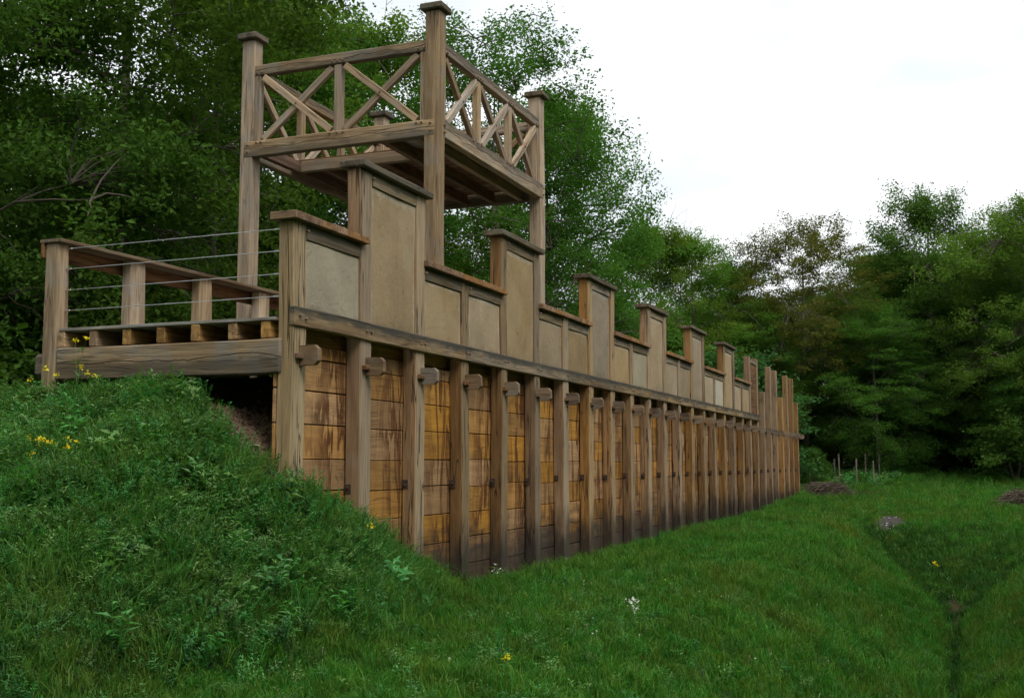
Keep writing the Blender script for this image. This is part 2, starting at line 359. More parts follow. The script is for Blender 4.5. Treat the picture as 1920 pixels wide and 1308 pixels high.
def groundmat():
    m, nt = newmat('grassy_earth'); L = nt.links.new
    geo = N(nt, 'ShaderNodeNewGeometry'); P = geo.outputs['Position']
    n1 = noise(nt, P, .5, 4, .6); n2 = noise(nt, P, 14, 5, .7); n3 = noise(nt, P, 2.5, 4, .6)
    gcol = mixc(nt, ramp(nt, n1, .35, .65), (.022, .062, .012), (.035, .085, .018))
    gcol = mixc(nt, ramp(nt, n2, .35, .7), gcol, (.012, .034, .008))
    earth = mixc(nt, ramp(nt, n2, .3, .7), (.11, .072, .042), (.055, .036, .022))
    # bare soil: under the walkway, beside the corner post and along the ditch bottom
    s = N(nt, 'ShaderNodeSeparateXYZ'); L(P, s.inputs[0])
    def blob(cx, cyy, rx, ry):
        a = mathn(nt, 'DIVIDE', mathn(nt, 'SUBTRACT', s.outputs[0], cx), rx); b = mathn(nt, 'DIVIDE', mathn(nt, 'SUBTRACT', s.outputs[1], cyy), ry)
        d = mathn(nt, 'SQRT', mathn(nt, 'ADD', mathn(nt, 'MULTIPLY', a, a), mathn(nt, 'MULTIPLY', b, b)))
        return ramp(nt, mathn(nt, 'ADD', d, mathn(nt, 'MULTIPLY', mathn(nt, 'SUBTRACT', n3, .5), .7)), .8, 1.1, 1, 0)
    f = mathn(nt, 'MAXIMUM', blob(.0, .60, .80, .72), blob(16, 2.4, 17., 2.5))
    f = mathn(nt, 'MAXIMUM', f, blob(27.25, -4.05, 2., .55)); f = mathn(nt, 'MAXIMUM', f, blob(16.6, -6.02, 2.2, .20)); f = mathn(nt, 'MAXIMUM', f, blob(9.6, -6.02, 2.6, .12))
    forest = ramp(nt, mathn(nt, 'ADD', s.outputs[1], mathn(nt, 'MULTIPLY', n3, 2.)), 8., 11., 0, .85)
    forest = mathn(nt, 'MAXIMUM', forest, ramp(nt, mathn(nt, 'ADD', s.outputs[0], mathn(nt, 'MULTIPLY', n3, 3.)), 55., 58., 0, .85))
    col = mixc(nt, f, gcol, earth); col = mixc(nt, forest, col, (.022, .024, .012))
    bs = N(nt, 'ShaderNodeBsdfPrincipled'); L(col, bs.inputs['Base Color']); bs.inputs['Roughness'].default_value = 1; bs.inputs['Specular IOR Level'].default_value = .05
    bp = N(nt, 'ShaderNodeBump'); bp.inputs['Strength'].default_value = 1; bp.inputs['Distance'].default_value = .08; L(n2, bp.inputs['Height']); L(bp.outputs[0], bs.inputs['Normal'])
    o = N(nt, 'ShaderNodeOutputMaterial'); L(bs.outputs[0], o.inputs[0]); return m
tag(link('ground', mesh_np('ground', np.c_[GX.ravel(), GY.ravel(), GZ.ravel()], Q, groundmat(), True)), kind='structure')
def gz(x, y): return float(ground_z(x, y))
# ------------------------------------------------------------------ timber rampart
S = 1.4; NB = 20
ram = empty('timber_rampart', (18, .1, -3.15), 'long oak plank rampart with crenellated daub parapet rising from the grass', 'rampart')
def two_box_post(i, top):
    """post: shallow below the walkway, full depth in the parapet"""
    j0 = 0 if i == 0 else random.uniform(-.012, .012)
    x0, x1 = i*S-.25+j0, i*S+random.uniform(-.008, .008)
    Ln = top+3.7; zc = (top-3.7)/2
    me = timber_mesh('post', Ln, .184, x1-x0, W_NEAR if i == 0 else W_POST, .011, 10, .005)
    M, _ = frame(((x0+x1)/2, .092, -3.7), ((x0+x1)/2, .092, top), (0, 1, 0))
    if i: M = M @ Matrix.Rotation(random.uniform(-.004, .004), 4, 'Y') @ Matrix.Rotation(random.uniform(-.02, .02), 4, 'X')
    return link('post', me, M, ram)
merlon = {1, 4, 7, 10, 13, 16, 19}
HI, LO = 1.985, 1.095
tops = {}
for i in range(28):
    if i <= NB:
        h = HI if (i in merlon or i-1 in merlon) else LO
        if i == 0: h = LO
        if i >= 19: h = 2.03 if i == 19 else 2.06
    else: h = {21: 1.05, 22: 2.02, 23: 1.99, 24: 1.08, 25: 2.0, 26: 1.98, 27: 1.09}[i]
    tops[i] = h
    two_box_post(i, h)
# plank infill, bay by bay
zl0 = [-.30, -.635, -.985, -1.355, -1.70, -2.075, -2.43, -2.79, -3.14, -3.5]
for i in range(27):
    x0, x1 = i*S-.12, (i+1)*S-.125
    if i == 0: x0 = -.243
    zs = [-.13+random.uniform(-.02, .02)]+[z+random.uniform(-.022, .022) for z in zl0]
    for a, b in zip(zs[:-1], zs[1:]):
        g = random.choice((.004, .005, .007, .010))
        yo = random.uniform(-.004, .006)
        yo = abs(yo)+.003
        block('plank', (x0, .186+yo, b+g), (x1, .232, a-g*.4), W_PLANK, ram, 'X', bev=.006)
# through tenons of the tie beams with their wedges
def tie_mesh():
    h, d, w, ch = .205, .225, .07, .042
    pr = np.array([(.1, -h/2), (-d+ch, -h/2), (-d, -h/2+ch), (-d, h/2-ch), (-d+ch, h/2), (.1, h/2)])
    V = np.concatenate([np.c_[pr[:, 0], np.full(6, -w/2), pr[:, 1]], np.c_[pr[:, 0], np.full(6, w/2), pr[:, 1]]])
    q = [(j, (j+1) % 6, 6+(j+1) % 6, 6+j) for j in range(6)]
    me = mesh_np('tie_beam', V, [np.array(q), np.array([[5, 4, 3, 2, 1, 0], [6, 7, 8, 9, 10, 11]])], W_TIE)
    return me
tme = tie_mesh()
wme = timber_mesh('wedge', .22, .06, .052, W_BROWN, .004, 1, 0, .8)
pme = timber_mesh('anchor_plate', .012, .085, .11, M_IRON, .003)
bme = timber_mesh('bolt', .035, .028, .028, M_IRON, .006)
for i in range(28):
    M = Matrix(((0, -1, 0, i*S-.105+random.uniform(-.01, .01)), (1, 0, 0, 0), (0, 0, 1, -.30+random.uniform(-.012, .012)), (0, 0, 0, 1)))
    M = M @ Matrix.Rotation(random.uniform(-.03, .03), 4, 'Y')
    t = link('tie_beam', tme, M, ram)
    M2 = Matrix.Translation((i*S-.11, -.03, -.30+random.uniform(-.03, .0))) @ Matrix.Rotation(random.uniform(-.08, .08), 4, 'Y')
    link('wedge', wme, M2, t)
    if i:
        pl = link('anchor_plate', pme, Matrix.Translation((i*S-.258, .14, -1.66+random.uniform(-.02, .02))), ram)
        link('bolt', bme, Matrix.Translation((i*S-.272, .135, -1.66)), pl)
# sill beam in lengths, with pegs
peg = timber_mesh('peg', .05, .026, .026, M_PEG, .008)
ends = [-.258, 4.0, 8.3, 12.4, 16.7, 20.9, 24.9, 28.03]
for a, b in zip(ends[:-1], ends[1:]):
    sb = block('sill_beam', (a+.002, -.028+random.uniform(-.003, .003), 0), (b, .05, .205), W_SILL, ram, 'X', seg=8, wob=.002, bev=.012)
    for i in range(NB+1):
        if a <= i*S-.12 < b:
            for dx in (-.18, -.07):
                link('peg', peg, Matrix.Translation((i*S+dx, -.035, .10+random.uniform(-.015, .015))) @ Matrix.Rotation(math.pi/2, 4, 'Z'), sb)
# daub panels, rails and caps
for i in range(NB):
    x0, x1 = i*S, (i+1)*S-.25
    hi = i in merlon
    top = (HI if hi else LO)
    if i == 19: top = 1.97
    ph = top-(.17 if i != 19 else .14)
    pm = P_PALE if i in (0, 9, 15) else P_TAN
    # slightly uneven hand-finished face
    nu, nv = 6, 8
    U, Vv = np.meshgrid(np.linspace(0, 1, nu), np.linspace(0, 1, nv), indexing='ij')
    xx = x0+.002+U*(x1-x0-.004); zz = .19+Vv*(ph-.19)
    yy = .034+.006*np.sin(xx*5+i)*np.cos(zz*4+i*2)-.012*(4*U*(1-U))*(4*Vv*(1-Vv)) 
    F = np.c_[xx.ravel(), yy.ravel(), zz.ravel()]; B = F.copy(); B[:, 1] = .15
    id_ = np.arange(nu*nv).reshape(nu, nv); n0 = nu*nv
    q = [np.stack([id_[:-1, :-1], id_[1:, :-1], id_[1:, 1:], id_[:-1, 1:]], -1).reshape(-1, 4)]
    q.append(q[0][:, ::-1]+n0)
    rim = np.concatenate([id_[:, 0], id_[-1, 1:], id_[-2::-1, -1], id_[0, -2:0:-1]]); r2 = np.roll(rim, -1)
    q.append(np.stack([r2, rim, rim+n0, r2+n0], -1))
    c = F.mean(0); P3 = np.concatenate([F, B])-c
    if i != 19: link('panel', mesh_np('panel', P3, q, pm, False), Matrix.Translation(c), ram)
    else: link('panel', mesh_np('panel', P3, q, W_BROWN, False), Matrix.Translation(c), ram)
    block('top_rail', (x0+.002, .012+random.uniform(-.004, .004), ph+.008), (x1-.002, .165, top-.002), W_RAIL, ram, 'X', bev=.008)
    # rail dowel heads
    link('peg', peg, Matrix.Translation((x0-.02, -.012, ph+.09)) @ Matrix.Rotation(math.pi/2, 4, 'Z'), ram)
    if hi and i != 19:
        block('cap_board', (x0-.25-.085, -.065, HI+.002), (x1+.25+.075, .265, HI+.082+random.uniform(-.005, .005)), W_CAPOLD if i in (1, 7, 10, 13) else W_CAPOLD, ram, 'X', bev=.01, seg=4, wob=.002)
runs = [(-.335, 1.22)]+[((3*k+2)*S-.05, (3*k+4)*S-.25+.09) for k in range(6)]
for k, (a, b) in enumerate(runs):
    cuts = [a]
    n = 5 if k else 4
    w = (b-a)/n
    for j in range(1, n): cuts.append(a+w*j+random.uniform(-.3, .3)*w)
    cuts.append(b)
    for p, q in zip(cuts[:-1], cuts[1:]):
        z0 = LO+.002; j = random.uniform(-.003, .003)
        block('cap_board', (p+.0015, -.065+j, z0), (q-.0015, .25+j, LO+.08+random.uniform(-.003, .003)), W_CAP, ram, 'Y', bev=.005)

# ------------------------------------------------------------------ walkway end: beam, joists, boards, railings
wk = empty('walkway', (13.5, 1.7, -.48), 'raised oak walkway behind the parapet with joists, boards, handrail and wires', 'walkway')
db = block('support_beam', (-.285, .13, -.475), (-.09, 3.04, -.12), W_DECKBEAM, wk, 'Y', seg=8, wob=.003, bev=.014)
block('tenon_end', (-.26, 3.225, -.435), (-.12, 3.40, -.165), W_TIE, wk, 'Y', bev=.045)
for Y in (3.0, 2.555, 2.10, 1.645, 1.19, .728, .325):
    block('joist', (-.262+random.uniform(-.01, .01), Y-.056, -.116), (27.95, Y+.056, .062), W_JOIST, wk, 'X', bev=.008)
for k in range(100):
    block('deck_board', (-.272+k*.28, .205, .064+random.uniform(0, .003)), (-.272+k*.28+.274, 3.03, .098+random.uniform(0, .004)), W_DECK, wk, 'Y', bev=.004)
# rear railing: posts wider at the foot
def rail_post(x, Y, w0, w1, d, z0, z1, m):
    ch = .008
    V = np.array([(0, 0, z0), (w0, 0, z0), (w0, d, z0), (0, d, z0), (0, 0, z1), (w1, 0, z1), (w1, d, z1), (0, d, z1)], float)
    V[:, 2] -= z0
    # grain along local X: swap axes so local X is up
    W = np.c_[V[:, 2], V[:, 1], -V[:, 0]]
    me = mesh_np('railing_post', W, [np.array([(0, 3, 2, 1), (4, 5, 6, 7), (0, 1, 5, 4), (1, 2, 6, 5), (2, 3, 7, 6), (3, 0, 4, 7)])], m)
    M = Matrix(((0, 0, -1, x), (0, 1, 0, Y), (1, 0, 0, z0), (0, 0, 0, 1)))
    o = link('railing_post', me, M, wk)
    bm = o.modifiers.new('bevel', 'BEVEL'); bm.width = .01; bm.segments = 1
    return o
rp0 = rail_post(-.30, 3.05, .25, .16, .185, -1.3, 1.07, W_RAILING)
for x in (.90, 2.24, 3.60, 4.96):
    rail_post(x, 3.05, .31, .255, .14, -.5, 1.07, W_RAILING)
W_HAND = wood('oak_handrail', (.33, .225, .135), (.21, .135, .075), (.31, .26, .2), .5, 0, damp=False)
hr = block('handrail', (-.33, 2.99, 1.072), (5.9, 3.30, 1.115), W_HAND, wk, 'X', bev=.006, seg=6, wob=.002)
block('railing_board', (-.325, 3.242, .90), (5.9, 3.285, 1.068), W_BROWN, wk, 'X', bev=.005)
# four wires across the open end
def wire(p, q, r, sag=.012, n=8):
    p, q = Vector(p), Vector(q); M, Ln = frame(p, q, (1, 0, 0))
    xs = np.linspace(-Ln/2, Ln/2, n+1); V = []
    for x in xs:
        for j in range(6):
            a = j*math.pi/3; V.append((x, r*math.cos(a), r*math.sin(a)))
    V = np.array(V); 
    q_ = [(i*6+j, i*6+(j+1) % 6, (i+1)*6+(j+1) % 6, (i+1)*6+j) for i in range(n) for j in range(6)]
    return M, mesh_np('wire', V, np.array(q_), M_STEEL, True)
fer = timber_mesh('ferrule', .09, .017, .017, M_STEEL, .005)
for z in (1.025, .793, .553, .320):
    M, me = wire((-.17, .205, z+.004), (-.17, 3.06, z-.006), .0045)
    wv = link('wire', me, M, wk)
    link('ferrule', fer, Matrix.Translation((-.17, .25, z+.004)) @ Matrix.Rotation(math.pi/2, 4, 'Z'), wv)
    link('ferrule', fer, Matrix.Translation((-.17, 3.02, z-.006)) @ Matrix.Rotation(math.pi/2, 4, 'Z'), wv)

# ------------------------------------------------------------------ watchtower
tw = empty('watchtower', (6.3, 2.1, .1), 'open oak watchtower with cross-braced railings standing behind the parapet', 'tower')
TX0, TX1, TY0, TY1 = 4.09, 8.49, .45, 3.80; PW = .225
ZB0, ZB1, ZR0, ZR1, ZT = 3.235, 3.475, 4.50, 4.665, 5.075
corners = [(TX0, TY0), (TX1-PW, TY0), (TX0, TY1-PW), (TX1-PW, TY1-PW)]
for k, (x, y) in enumerate(corners):
    block('post', (x, y, .1), (x+PW, y+PW, ZT), W_TOWER, tw, 'Z', seg=8, wob=.004, bev=.012)
    block('cap_board', (x-.065, y-.065, ZT+.002), (x+PW+.065, y+PW+.065, ZT+.098), W_CAPOLD, tw, 'X', bev=.016)
def pegs(o, pts, axis):
    for p in pts:
        R = Matrix.Identity(4) if axis == 'X' else Matrix.Rotation(math.pi/2, 4, 'Z')
        link('peg', peg, Matrix.Translation(p) @ R, o)
# perimeter beams lapped over the posts
lb = block('floor_beam', (TX0-.006, TY0+.06, ZB0), (TX0+.12, TY1-.07, ZB1), W_TBEAM, tw, 'Y', seg=8, wob=.003, bev=.012)
pegs(lb, [(TX0-.014, y, z) for y in (.58, 3.66) for z in (ZB0+.07, ZB1-.06)]+[(TX0-.014, y, ZB1-.035) for y in (.72, .80, 2.0, 2.1, 2.22, 3.42, 3.5)], 'X')
rb = block('floor_beam', (TX1-.12, TY0+.06, ZB0), (TX1+.006, TY1-.07, ZB1), W_TBEAM, tw, 'Y', seg=8, wob=.003, bev=.012)
fb = block('floor_beam', (TX0+PW-.02, TY0-.006, ZB0+.01), (TX1-.10, TY0+.12, ZB1+.03), W_TBEAM, tw, 'X', seg=8, wob=.003, bev=.012)
pegs(fb, [(x, TY0-.012, z) for x in (4.28, 8.36) for z in (ZB0+.08, ZB1-.05)]+[(x, TY0-.012, ZB1-.01) for x in (5.3, 5.45, 5.6, 6.65, 6.8, 6.95)], 'Y')
block('floor_beam', (TX0+PW-.02, TY1-.12, ZB0+.01), (TX1-.10, TY1+.006, ZB1+.02), W_TBEAM, tw, 'X', seg=8, wob=.003, bev=.012)
# joists along the tower, a trimmer round the ladder hatch and floor boards
JY = (.88, 1.42, 1.95, 2.50, 3.05, 3.50)
for y in JY:
    xa = TX0+.115 if y < 1.7 or y > 3.4 else 5.36
    block('joist', (xa, y-.05, ZB0+.02), (TX1-.115, y+.05, ZB1-.045), W_BROWN if y > 1 else W_TOWER, tw, 'X', bev=.006)
block('hatch_trimmer', (5.24, 1.47, ZB0+.025), (5.355, 3.45, ZB1-.042), W_TOWER, tw, 'Y', bev=.008)
nbd = 20; bw = (TX1-TX0-.26)/nbd
for k in range(nbd):
    xa = TX0+.13+k*bw; xb = xa+bw-.008
    if xb < 5.36: block('floor_board', (xa, TY0+.125, ZB1-.043), (xb, 1.46, ZB1-.012), W_DECK, tw, 'Y', bev=.004)
    else: block('floor_board', (xa, TY0+.125, ZB1-.043), (xb, TY1-.125, ZB1-.012), W_BROWN, tw, 'Y', bev=.004)
# railings: rails, studs and crossed braces
def railing(axis, fixed, lo, hi, n, off):
    """axis X or Y: direction of run; fixed: plane coordinate (centre of the rail)"""
    def pt(u, z, d=0.): return (u, fixed+d, z) if axis == 'X' else (fixed+d, u, z)
    yh = (0, 1, 0) if axis == 'X' else (1, 0, 0)
    r = timber('rail', pt(lo-.02, (ZR0+ZR1)/2+(.015 if axis == 'X' else 0)), pt(hi+.02, (ZR0+ZR1)/2+(.015 if axis == 'X' else 0)), .115, ZR1-ZR0, W_TBEAM, tw, yh, seg=6, wob=.002, bev=.012)
    sw = .13
    studs = np.linspace(lo+sw/2-.035, hi-sw/2+.035, n+1)
    for u in studs:
        timber('stud', pt(u, ZB1+.002), pt(u, ZR0-.002), .10, sw, W_TOWER, tw, yh, bev=.009)
        pegs(r, [pt(u+d, ZR0+.045, off*.062) for d in (-.09, 0, .09)], 'Y' if axis == 'X' else 'X')
    for a, b in zip(studs[:-1], studs[1:]):
        ua, ub = a+sw/2+.01, b-sw/2-.01
        for s, d in ((-1, .0), (1, off*.024)):
            p, q = (ua, ub) if s > 0 else (ub, ua)
            th = math.atan2(ZR0-ZB1, abs(ub-ua)); w = .105
            e = .05
            dz = e*math.sin(th); du = e*math.cos(th)*(1 if q > p else -1)
            br = timber('brace', pt(p+du, ZB1+dz, d), pt(q-du, ZR0-dz, d), .075, w, W_RAILING if (axis == 'X' and s > 0) else W_TOWER, tw, yh, bev=.008)
        pegs(br, [pt((ua+ub)/2, (ZB1+ZR0)/2, off*.06)], 'Y' if axis == 'X' else 'X')
railing('Y', TX0+.09, TY0+PW, TY1-PW, 2, -1)
railing('Y', TX1-.09, TY0+PW, TY1-PW, 2, 1)
railing('X', TY0+.09, TX0+PW, TX1-PW, 3, -1)
railing('X', TY1-.09, TX0+PW, TX1-PW, 3, 1)
#SECTION3
# ------------------------------------------------------------------ trees
def tubes(lines, k):
    """lines: list of (pts (n,3), radii (n)) -> V, Q"""
    Vs, Qs, base = [], [], 0
    ang = np.arange(k)*2*np.pi/k; ca, sa = np.cos(ang), np.sin(ang)
    for P, R in lines:
        P = np.asarray(P, float); T = np.gradient(P, axis=0); T /= np.linalg.norm(T, axis=1, keepdims=True)+1e-9
        ref = np.array((0, 0, 1.)) if abs(T[0, 2]) < .8 else np.array((1., 0, 0))
        A = np.cross(T, ref); A /= np.linalg.norm(A, axis=1, keepdims=True)+1e-9; B = np.cross(T, A)
        V = P[:, None]+np.asarray(R)[:, None, None]*(A[:, None]*ca[None, :, None]+B[:, None]*sa[None, :, None])
        n = len(P); id_ = base+np.arange(n*k).reshape(n, k); nx = np.roll(id_, -1, 1)
        Qs.append(np.stack([id_[:-1], nx[:-1], nx[1:], id_[1:]], -1).reshape(-1, 4)); Vs.append(V.reshape(-1, 3)); base += n*k
    return np.concatenate(Vs), np.concatenate(Qs)
def unit(v): return v/(np.linalg.norm(v, axis=-1, keepdims=True)+1e-9)
def leaf_quads(rng, C, size, up=.5, aspect=.55, droop=0.):
    n = len(C)
    nr = unit(rng.normal(0, 1, (n, 3))+np.array((0, 0, up*2)))
    t = unit(np.cross(nr, rng.normal(0, 1, (n, 3)))); t[:, 2] -= droop; t = unit(t); b = unit(np.cross(nr, t)); nn = np.cross(t, b)
    s = size*rng.uniform(.45, 1.5, (n, 1)); w = s*aspect*.5
    fold = nn*s*.12
    V = np.stack([C-t*s*.5, C+b*w+fold, C+t*s*.5, C-b*w+fold], 1).reshape(-1, 3)
    return V, np.arange(4*n).reshape(n, 4)
def gen_tree(seed, H, R, cb, nl, nclump, nspray, nleaf, lsize, spray, flat, trunk_r, leafm, up=.5, lean=0., droop=0., shape=.75, multi=1, twigs=True):
    """H height, R crown radius, cb crown base (fraction of H); returns trunk mesh, crown mesh"""
    rng = np.random.default_rng(seed)
    lines, nodes = [], []
    for m_ in range(multi):
        a0 = rng.uniform(0, 6.28); sp = (multi > 1)*R*.25
        z = np.linspace(0, H*.93, 12); wob = np.cumsum(rng.normal(0, .012*H/12*2, (12, 2)), 0)
        P = np.c_[wob[:, 0]+np.cos(a0)*sp*z/H+lean*z**1.5/H**.5, wob[:, 1]+np.sin(a0)*sp*z/H, z-.4]
        Rr = trunk_r*(1-.93*(z/H)**.8); Rr[0] *= 1.35
        lines.append((P, Rr)); nodes.append(P[4:])
        for i in range(nl):
            t = cb*.75+(.92-cb*.75)*((i+rng.uniform(0, .8))/nl); zz = t*H
            p0 = np.array([np.interp(zz, z, P[:, j]) for j in range(3)])
            az = rng.uniform(0, 6.28); tt = np.clip((t-cb)/(1-cb), 0, 1)
            ln = R*(.32+.62*np.sin(np.pi*min(1, .18+.82*(1-tt)))**.7)*rng.uniform(.6, 1.0)
            el = .25+.75*tt+rng.uniform(-.15, .25)
            d = np.array((np.cos(az)*np.cos(el), np.sin(az)*np.cos(el), np.sin(el)))
            s = np.linspace(0, 1, 7)[:, None]
            Q_ = p0+d*ln*s+np.array((0, 0, 1))*(.18*ln*s**2-droop*.3*ln*s**2)+np.cumsum(rng.normal(0, .035*ln, (7, 3))*np.minimum(s*3, 1), 0)
            r0 = np.interp(zz, z, Rr)*.5
            lines.append((Q_, r0*(1-.85*s[:, 0]))); nodes.append(Q_[2:])
            for j in range(3):   # side branches
                q0 = Q_[rng.integers(2, 6)]; dd = unit(d+rng.normal(0, .6, 3)+np.array((0, 0, .25))); l2 = ln*rng.uniform(.25, .5)
                s2 = np.linspace(0, 1, 5)[:, None]
                B_ = q0+dd*l2*s2+np.cumsum(rng.normal(0, .03*l2, (5, 3))*np.minimum(s2*3, 1), 0)
                lines.append((B_, r0*.4*(1-.8*s2[:, 0]))); nodes.append(B_[1:])
    nodes = np.concatenate(nodes)
    # foliage clumps inside a lumpy envelope
    az = rng.uniform(0, 6.28, nclump); t = rng.beta(1.25, 1.1, nclump)
    env = R*np.maximum(.1, np.sin(np.pi*np.clip(t, .02, .98)**shape))**.6*(1+.22*np.sin(3*az+rng.uniform(0, 6))+.15*np.sin(5*az+t*7))
    rad = env*rng.uniform(.35, 1, nclump)**.6
    zc = H*(cb+(1-cb)*t)
    CC = np.c_[rad*np.cos(az)+lean*zc**1.5/H**.5, rad*np.sin(az), zc]
    # pull each clump to the wood it hangs on
    d2 = ((CC[:, None]-nodes[None])**2).sum(-1); k = d2.argmin(1)
    CC = CC*.72+nodes[k]*.28
    k = rng.integers(0, nclump, nspray)
    SC = CC[k]+rng.normal(0, 1, (nspray, 3))*np.array((R*.125, R*.125, R*.085))
    SC[:, 2] = np.clip(SC[:, 2], .12*H*cb+.25, H*1.02)
    d2 = np.concatenate([((SC[i:i+200, None]-nodes[None])**2).sum(-1) for i in range(0, nspray, 200)]); kk = d2.argmin(1)
    if twigs:
        for i in range(0, nspray, 2):
            a, b = nodes[kk[i]], SC[i]; s = np.linspace(0, 1, 4)[:, None]
            mid = a+(b-a)*s+np.array((0, 0, 1))*(.1*np.linalg.norm(b-a)*np.sin(np.pi*s))+rng.normal(0, .04, (4, 3))*np.sin(np.pi*s)
            lines.append((mid, np.linspace(.018, .005, 4)*H/12))
    # leaves: each spray a flattened, outward-leaning fan
    per = nleaf//nspray
    out = unit(SC-np.array((0, 0, H*.5))); out[:, 2] = out[:, 2]*.4-droop
    tt = rng.uniform(-.5, 1, (nspray, per, 1))*spray
    O = tt*unit(out)[:, None]+rng.normal(0, 1, (nspray, per, 3))*np.array((spray*.42, spray*.42, spray*.42*flat))
    O[:, :, 2] -= droop*.35*(O[:, :, 0]**2+O[:, :, 1]**2)/max(spray, .1)
    C = (SC[:, None]+O).reshape(-1, 3)
    V, F = leaf_quads(rng, C, lsize, up, .6, droop)
    crown = mesh_np('crown', V, F, leafm)
    tv, tq = tubes(lines, 6)
    return mesh_np('trunk', tv, tq, M_BARK, True), crown
NL = 1.0
TV = {}
TV['oak'] = gen_tree(1, 16, 5.2, .22, 15, 95, 640, 96000, .115, .55, .8, .26, T_MID, .5)
TV['oak2'] = gen_tree(2, 16, 4.8, .18, 15, 95, 640, 96000, .115, .55, .8, .25, T_DARK, .5)
TV['ash'] = gen_tree(3, 16, 4.2, .25, 16, 76, 560, 70000, .11, .48, .5, .20, T_LIGHT, .7)
TV['airy'] = gen_tree(4, 16, 4.2, .30, 18, 84, 520, 42000, .095, .42, .6, .17, T_MID, .6, multi=2)
TV['olive'] = gen_tree(5, 16, 5.4, .32, 20, 90, 620, 70000, .11, .48, .5, .24, T_OLIVE, .6)
TV['beech'] = gen_tree(6, 14, 5.0, .06, 18, 95, 640, 96000, .115, .85, .22, .24, T_DARK, .8, droop=.25)
TV['beech2'] = gen_tree(8, 14, 4.6, .04, 18, 95, 640, 96000, .115, .85, .22, .24, T_MID, .8, droop=.25)
TV['elder'] = gen_tree(9, 6, 2.9, .05, 10, 40, 260, 20000, .15, .6, .45, .10, T_BLUE, .6, multi=3)
TV['shrub'] = gen_tree(10, 4, 2.4, .02, 8, 36, 240, 18000, .12, .5, .5, .06, T_MID, .6, multi=3)
TV['shrub2'] = gen_tree(12, 4, 2.6, .02, 8, 36, 240, 18000, .13, .55, .4, .06, T_DARK, .6, multi=3)
HT = {'elder': 6, 'shrub': 4, 'shrub2': 4, 'beech': 14, 'beech2': 14}
def tree(kind, x, y, top, label, group=None, wide=1., name=None, rot=None, z0=None):
    """top: world z of the crown top"""
    z = gz(x, y)-.1 if z0 is None else z0
    s = (top-z)/(HT.get(kind, 16)*1.0)
    nm = name or ('shrub' if kind in ('shrub', 'shrub2', 'elder') else 'broadleaf_tree')
    root = empty(nm, (x, y, z), label, 'shrub' if 'shrub' in nm else 'tree', group)
    M = Matrix.Translation((x, y, z)) @ Matrix.Rotation(random.uniform(0, 6.28) if rot is None else rot, 4, 'Z') @ Matrix.Diagonal((s*wide, s*wide, s, 1))
    link('trunk', TV[kind][0], M, root); link('crown', TV[kind][1], M, root)
    return root
W1 = 'trees at the edge of the wood'
# left of the tower
tree('oak2', 3.2, 9.9, 10.5, 'tall dark oak filling the top left corner', W1, 1.05)
tree('oak', 8.3, 9.7, 13.5, 'big oak whose straight trunk shows between left railing and tower', W1, .95, rot=1.0)
tree('ash', 13.6, 11.2, 12.2, 'slender tree with thin stems just left of the tower', W1, .95)
tree('oak', 17.2, 11.6, 11.6, 'leafy tree directly behind the left tower post', W1, .95)
tree('ash', 21.5, 10.8, 12.4, 'pale green tree seen through the left tower railing', W1, 1.05)
tree('airy', 21.2, 6.9, 12.1, 'airy tree with see-through crown right of the tallest tower post', W1, 1.15, rot=.6)
tree('oak', 25.6, 6.6, 10.6, 'spreading tree stepping down to the sky right of the tower', W1, .9)
tree('oak2', 29.8, 8.0, 7.9, 'lower tree whose branches reach right over the parapet', W1, 1.0)
tree('ash', 44.0, 7.4, 10.0, 'loose green tree above the middle merlons', W1, 1.25)
tree('ash', 51.0, 5.6, 9.4, 'rounded green tree left of the yellowish oak', W1, 1.2)
tree('olive', 51.2, 1.4, 11.0, 'yellowish olive oak with bare trunk above the palisade posts', W1, 1.12, rot=2.)
tree('oak2', 55.0, -5.0, 12.9, 'tallest dark tree on the right with ragged top', W1, 1.15)
tree('oak', 50.0, -9.6, 11.0, 'tree cut by the right edge of the picture', W1, 1.15)
tree('beech2', 49.8, -2.3, 6.4, 'dark drooping beech beside the palisade end', W1, 1.05)
tree('beech', 57.8, -7.6, 8.6, 'beech with layered sprays over the pale straight trunk', W1, 1.0)
tree('beech', 50.2, -10.6, 7.6, 'low dark beech at the right edge above the brush heap', W1, 1.0)
tree('elder', 42.4, 3.6, 3.2, 'blue-green elder bush rising behind the last merlons', 'shrubs in front of the wood', 1.15)
tree('elder', 31.5, 6.3, 4.2, 'bright bush behind the third and fourth merlons', 'shrubs in front of the wood', 1.2)
tree('shrub', 24.0, 7.4, 3.0, 'light green bush between the tower posts', 'shrubs in front of the wood', 1.0)
tree('shrub', 16.0, 6.4, 1.6, 'leafy bush behind the first tall merlon', 'shrubs in front of the wood', 1.2)
tree('shrub', 44.2, .3, -.9, 'pale bush beside the last palisade post', 'shrubs in front of the wood', .8)
tree('shrub2', 49.2, -8.6, 1.4, 'bright leafed bush at the right edge of the wood', 'shrubs in front of the wood', 1.1)
tree('beech2', 46.6, 6.4, 5.4, 'green mid-height tree below the loose tree', W1, 1.1)
tree('oak', 48.4, 3.4, 5.8, 'fresh green tree standing before the yellowish oak', W1, 1.15)
tree('beech2', 53.0, .2, 6.2, 'layered tree filling the gap right of the yellowish oak', W1, 1.1)
tree('beech', 52.6, -8.2, 7.8, 'layered dark tree right of the pale straight trunk', W1, 1.1)
tree('ash', 46.2, 6.3, 9.9, 'light round-topped tree filling the dip right of the tower trees', W1, 1.2)
